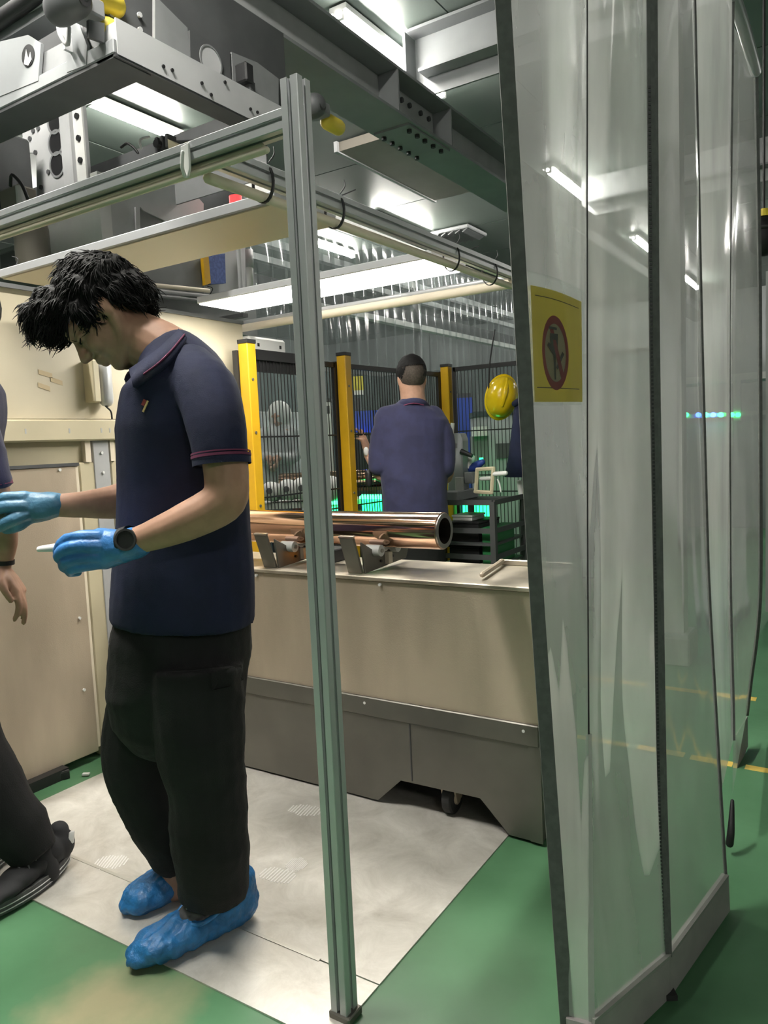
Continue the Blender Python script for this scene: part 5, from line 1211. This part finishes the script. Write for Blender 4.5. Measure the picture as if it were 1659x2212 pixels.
hand(b, B.p(795, 979, -.22), ZZ*1.0-SX*.25, VW*-.2-SX*.5, 1, curl=(12, 18, 30, 35), k=.95, spread=.5)
hand(b, B.p(890, 1000, -.25), SX*-1, VW*1, 1, k=.95)
for s_ in (-1, 1): B.limb(b, [(890+s_*32, 1200, 0, 34), (890+s_*32, 1420, 0, 24), (890+s_*30, 1600, 0, 15)]); 
skin('body', b, 'skin', w2, .0065, smooth=3)
b = MB()
B.limb(b, [(893, 866, 0, 27, 27), (892, 876, 0, 36, 32), (891, 886, 0, 62, 38), (889, 904, 0, 79, 44), (889, 940, 0, 79, 46), (892, 1000, 0, 73, 46), (896, 1050, 0, 70, 46), (897, 1100, 0, 70, 48), (897, 1130, 0, 70, 48)], ref=SX, n=26, sub=5, cap=False)
B.limb(b, [(848, 898, 0, 22), (829, 935, 0, 25), (822, 975, 0, 25), (821, 1004, 0, 24)]); B.limb(b, [(934, 898, 0, 22), (955, 935, 0, 23), (962, 985, 0, 21), (960, 1012, 0, 20)])
skin('polo_shirt', b, 'polo_violet', w2, .0075, smooth=3, fold=.006, fscale=5.5, stretch=(1, 1, .9), fine=.001, seed=9)
mb = MB(); mb.limb([B.p(862, 884, .0), B.p(870, 872, .06), B.p(893, 866, .085), B.p(914, 870, .065), B.p(923, 880, .01)], [(.010, .018)]*5, ref=VW, n=10); build('collar', mb, 'polo_violet', w2, smooth=True)
mb = MB(); mb.limb([B.p(861, 888, .02), B.p(870, 877, .075), B.p(893, 871, .098), B.p(915, 875, .08)], [.003]*4, n=6); build('collar_stripe', mb, 'polo_stripe', w2, smooth=True)
ring_on(B, 'sleeve_stripe', (B.p(821, 1000, 0), ZZ, B.r(821, 1000, 0, 24), B.r(821, 1000, 0, 24), SX), 'polo_stripe', w2, .004, .001)
b = MB(); B.limb(b, [(897, 1120, 0, 64, 48), (896, 1180, 0, 66, 50), (894, 1230, 0, 64, 48)], ref=SX)
for s_ in (-1, 1): B.limb(b, [(893+s_*33, 1210, 0, 36), (892+s_*34, 1420, 0, 29), (892+s_*33, 1585, 0, 26)])
skin('trousers', b, 'trousers', w2, .011, smooth=3, fold=.006, fscale=6, seed=4)
for s_ in (-1, 1):
    q = B.p(892+s_*31, 1590, 0); mb = MB(); mb.limb([V((q.x, q.y, .035))+VW*.07, V((q.x, q.y, .035))-VW*.16], [(.045, .034), (.04, .028)], ref=SX, n=12, sub=1); build('shoe', mb, 'black_soft', w2, smooth=True)
# short cropped hair: dark crown, shaved back
f2 = (VW*-.97+SX*-.18+ZZ*-.1).normalized(); u2 = (ZZ-f2*f2.z).normalized(); axh = (f2, f2.cross(u2), u2)
b = MB(); b.ell(P2(-.006, .034, 0), (.104, .084, .097), axh, 24, 16); hm = remesh(b, .006, smooth=2, fine=.002)
me = MB(); me.v = [v.co.copy() for v in hm.vertices]; me.f = [tuple(p.vertices) for p in hm.polygons if (hm.vertices[p.vertices[0]].co-P2(0, 0, 0)).dot(u2) > .052 or abs((hm.vertices[p.vertices[0]].co-P2(0, 0, 0)).dot(axh[1])) > .056+.02*noise.noise(hm.vertices[p.vertices[0]].co*60)]
me.f = [f for f in me.f if (me.v[f[0]]-P2(0, 0, 0)).dot(u2) > -.02 and (me.v[f[0]]-P2(0, 0, 0)).dot(f2) < .07]
build('hair', me, 'hair', w2, smooth=True)
b = MB(); b.ell(P2(-.008, .022, 0), (.099, .0795, .092), axh, 24, 16); b.f = [f for f in b.f if sum(((b.v[i]-P2(0, 0, 0)).dot(f2) for i in f))/len(f) < -.02 and sum(((b.v[i]-P2(0, 0, 0)).dot(u2) for i in f))/len(f) > -.05]
build('shaved_nape', b, 'hair_short', w2, smooth=True)
rg = MB(); c = B.p(791, 975, -.17); rg.ell(c, (.016, .012, .026), (SX, VW, ZZ)); solo('white_wipe', rg, 'white_plastic', 'small white wipe in the raised hand of the man seen from behind', 'wipe', c, smooth=True)
ph = MB(); c = B.p(797, 1033, -.05); ph.limb([c-ZZ*.03, c+ZZ*.03], [.022, .022], n=12, sub=1); solo('black_knob', ph, 'black', 'black round knob end beside the elbow of the man seen from behind', 'knob', c, smooth=True)

# ---------------------------------------------------------------- worker at the left edge, mostly outside the frame
Cf = Fig((-2.16, 1.16, 0))
w3 = thing('person', (-2.2, 1.15, 0), 'worker cut off by the left picture edge, bare hand and black sneakers visible', 'person')
b = MB(); hc3 = Cf.p(-95, 690, 0); P3 = head(b, hc3, SX*-.9+ZZ*-.25, ZZ-SX*.2, 1.0)
Cf.limb(b, [(-80, 720, 0, 42), (-65, 780, 0, 46), (-78, 812, 0, 44, 50)], ref=SX)
Cf.limb(b, [(-75, 840, 0, 60, 100), (-95, 1000, 0, 72, 95), (-115, 1200, 0, 70, 90), (-125, 1330, 0, 75, 90)], ref=SX)
Cf.limb(b, [(-70, 850, .13, 34), (-42, 960, .17, 34), (-12, 1060, .18, 31), (4, 1120, .16, 29), (12, 1170, .14, 25), (6, 1215, .13, 19), (3, 1228, .13, 18)])
Cf.limb(b, [(-95, 850, -.16, 42), (-110, 960, -.17, 38), (-140, 1080, -.15, 33), (-190, 1140, -.1, 22), (-210, 1150, -.1, 20)])
hand(b, Cf.p(4, 1226, .13), SX*.52-ZZ*.85, -SX*.6-ZZ*.35+VW*.1, 1, curl=(22, 16, 18, 24), k=.92, thumb=(.7, .1))
hand(b, Cf.p(-210, 1150, -.1), SX*-1, -ZZ, 1, k=.95)
Cf.limb(b, [(-115, 1330, .08, 66), (-90, 1540, .10, 50), (-10, 1720, .09, 38), (70, 1830, .08, 28), (92, 1868, .08, 26)])
Cf.limb(b, [(-140, 1330, -.08, 66), (-160, 1560, -.08, 50), (-90, 1720, -.08, 38), (-30, 1820, -.08, 28)])
skin('body', b, 'skin', w3, .005, smooth=3)
b = MB(); Cf.limb(b, [(-78, 795, 0, 44, 48), (-82, 835, 0, 70, 120), (-90, 900, 0, 84, 120), (-110, 1100, 0, 90, 105), (-128, 1340, 0, 98, 112)], ref=SX, n=22, cap=False)
Cf.limb(b, [(-75, 830, .10, 48), (-58, 900, .16, 46), (-38, 970, .18, 42), (-14, 1056, .18, 38)], cap=False); Cf.limb(b, [(-85, 830, -.12, 50), (-100, 900, -.17, 48), (-108, 990, -.17, 44)])
skin('polo_shirt', b, 'polo_violet', w3, .007, smooth=4, fold=.005, fscale=7, seed=12)
for nm, py, hw, mm in (('sleeve_cuff', 1036, .011, 'polo_violet'), ('sleeve_stripe', 1049, .006, 'polo_stripe')):
    c = Cf.p(-14-(1056-py)*.25, py, .18); r_ = Cf.r(-11, py, .18, 39); ring_on(Cf, nm, (c, ZZ-SX*.22, r_, r_, SX), mm, w3, hw, .002)
b = MB(); Cf.limb(b, [(-128, 1310, 0, 84, 96), (-130, 1420, 0, 92, 104)], ref=SX)
Cf.limb(b, [(-115, 1410, .085, 82), (-95, 1530, .10, 76), (-62, 1630, .10, 70), (-5, 1730, .09, 66), (45, 1795, .085, 58), (80, 1846, .085, 46)], cap=False)
Cf.limb(b, [(-145, 1410, -.085, 82), (-160, 1560, -.08, 72), (-95, 1700, -.08, 58), (-38, 1800, -.08, 42)])
skin('trousers', b, 'trousers', w3, .008, smooth=4, fold=.007, fscale=6, seed=14)
b = MB(); b.ell(hc3+ZZ*.03+SX*.015, (.108, .088, .10), (SX, VW, ZZ), 20, 12); build('hair', b, 'hair', w3, smooth=True)
mb = MB(); Cf.limb(mb, [(78, 1836, .082, 30), (92, 1866, .08, 30), (100, 1885, .08, 28)], n=12); build('sock', mb, 'black_soft', w3, smooth=True)
ring_on(Cf, 'wristband', (Cf.p(7, 1214, .13), ZZ+SX*.1, Cf.r(7, 1214, .13, 21), Cf.r(7, 1214, .13, 21), SX), 'black', w3, .006, .002)
def sneaker(heel, toe, z0):
    h, t = V(heel), V(toe); h.z = t.z = z0; d = (t-h).normalized(); s = V((-d.y, d.x, 0)); L = .285
    out = []
    for k in range(28):
        a = 2*math.pi*k/28; f = .5-.5*math.cos(a); wd = (.034+.012*math.sin(math.pi*f)+.006*f)*(1 if abs(math.sin(a)) < .99 else 1)
        out.append(h+d*(L*f)+s*wd*math.copysign(abs(math.sin(a))**.6, math.sin(a)))
    rs = []
    for z, g in ((0, .95), (.006, 1.0), (.022, 1.03), (.036, 1.0)):
        c = h+d*L/2; rs.append([c+(p-c)*g+ZZ*(z+.010*max(0, (.25-(p-h).dot(d)/L))*3) for p in out])
    so = build('sole', MB().rings(rs), 'shoe_grey', w3, smooth=True); smooth_angle(so)
    for zz_ in (.012, .024):
        mb = MB(); c = h+d*L/2; loop = [c+(p-c)*1.035+ZZ*(zz_+.010*max(0, (.25-(p-h).dot(d)/L))*3) for p in out]; mb.limb(loop+[loop[0]], [.0016]*(len(loop)+1), n=5, sub=1); build('sole_line', mb, 'white_paint', so)
    b = MB()
    for q, wd, hz in ((.10, .041, .090), (.25, .044, .088), (.42, .046, .072), (.6, .049, .056), (.78, .049, .044), (.9, .040, .034)):
        c = h+d*L*q+ZZ*(.03+hz*.45); b.ell(c, (wd, wd*1.3, hz*.55), (s, d, ZZ))
    b.limb([h+d*.03+ZZ*.06, h+d*.022+ZZ*.112], [.036, .030], n=14, sub=1)
    skin('upper', b, 'black_soft', w3, .005, smooth=3)
    mb = MB(); mb.limb([h+d*.012+s*.034+ZZ*.075, h+d*.006+s*.034+ZZ*.105], [(.012, .004), (.011, .004)], ref=d, n=10, sub=1); mb2 = mb
    build('heel_patch', MB().limb([h+d*.022-s*.036+ZZ*.075, h+d*.012-s*.034+ZZ*.108], [(.012, .005), (.012, .005)], ref=d, n=10, sub=1), 'white_plastic', w3, smooth=True)
    build('heel_patch', mb, 'white_plastic', w3, smooth=True)
    mb = MB()
    for k in range(4):
        c = h+d*(.10+.024*k)+ZZ*(.112-.012*k); mb.limb([c-s*.028-ZZ*.010, c+ZZ*.010, c+s*.028+d*.012-ZZ*.010], [.003]*3, n=6)
    build('shoelace', mb, 'grey_paint', w3, smooth=True)
sneaker(onz(146, 1868, .0), onz(-20, 1985, .0), .006)
sneaker(onz(26, 1856, .0), onz(-120, 1925, .0), .006)

# ---------------------------------------------------------------- hooded figure deep inside the cell
D_ = Fig(dep(598, 1170, 7.4)); D_.o.z = 0
w4 = thing('person', D_.o, 'distant figure in a white hood and grey coat inside the fenced cell', 'person')
b = MB(); head(b, D_.p(604, 900, 0), VW*.9-SX*.3-ZZ*.3, ZZ, 1.0); D_.limb(b, [(604, 905, 0, 12), (604, 930, 0, 16)]); D_.limb(b, [(602, 940, 0, 34, 22), (602, 1050, 0, 32, 22)], ref=SX)
for s_ in (-1, 1): D_.limb(b, [(602+s_*32, 935, 0, 11), (602+s_*36, 985, .05, 9), (590+s_*8, 990, .25, 8)]); D_.limb(b, [(602+s_*16, 1040, 0, 17), (602+s_*16, 1170, 0, 12), (602+s_*16, 1230, 0, 9)])
for s_ in (-1, 1): hand(b, D_.p(590+s_*8, 992, .26), VW*.6-ZZ*.6, SX*-s_, 1, k=.95)
skin('body', b, 'skin', w4, .010, smooth=2)
b = MB(); b.ell(D_.p(604, 896, -.02), (.12, .13, .14), (SX, VW, ZZ)); b2 = b; D_.limb(b, [(604, 905, -.04, 20), (603, 925, -.03, 24)]); skin('hood', b, 'white_paint', w4, .012, smooth=3)
b = MB(); D_.limb(b, [(603, 925, 0, 22, 18), (602, 940, 0, 37, 25), (602, 1000, 0, 36, 25), (601, 1060, 0, 38, 26)], ref=SX)
for s_ in (-1, 1): D_.limb(b, [(602+s_*30, 937, 0, 14), (602+s_*36, 985, .05, 13), (592+s_*8, 990, .22, 11)])
skin('coat', b, 'grey_light', w4, .012, smooth=3, fold=.008, fscale=6, seed=2)
b = MB()
for s_ in (-1, 1): D_.limb(b, [(602+s_*16, 1050, 0, 20), (602+s_*16, 1170, 0, 15), (602+s_*16, 1225, 0, 13)])
skin('trousers', b, 'polo', w4, .012, smooth=2)
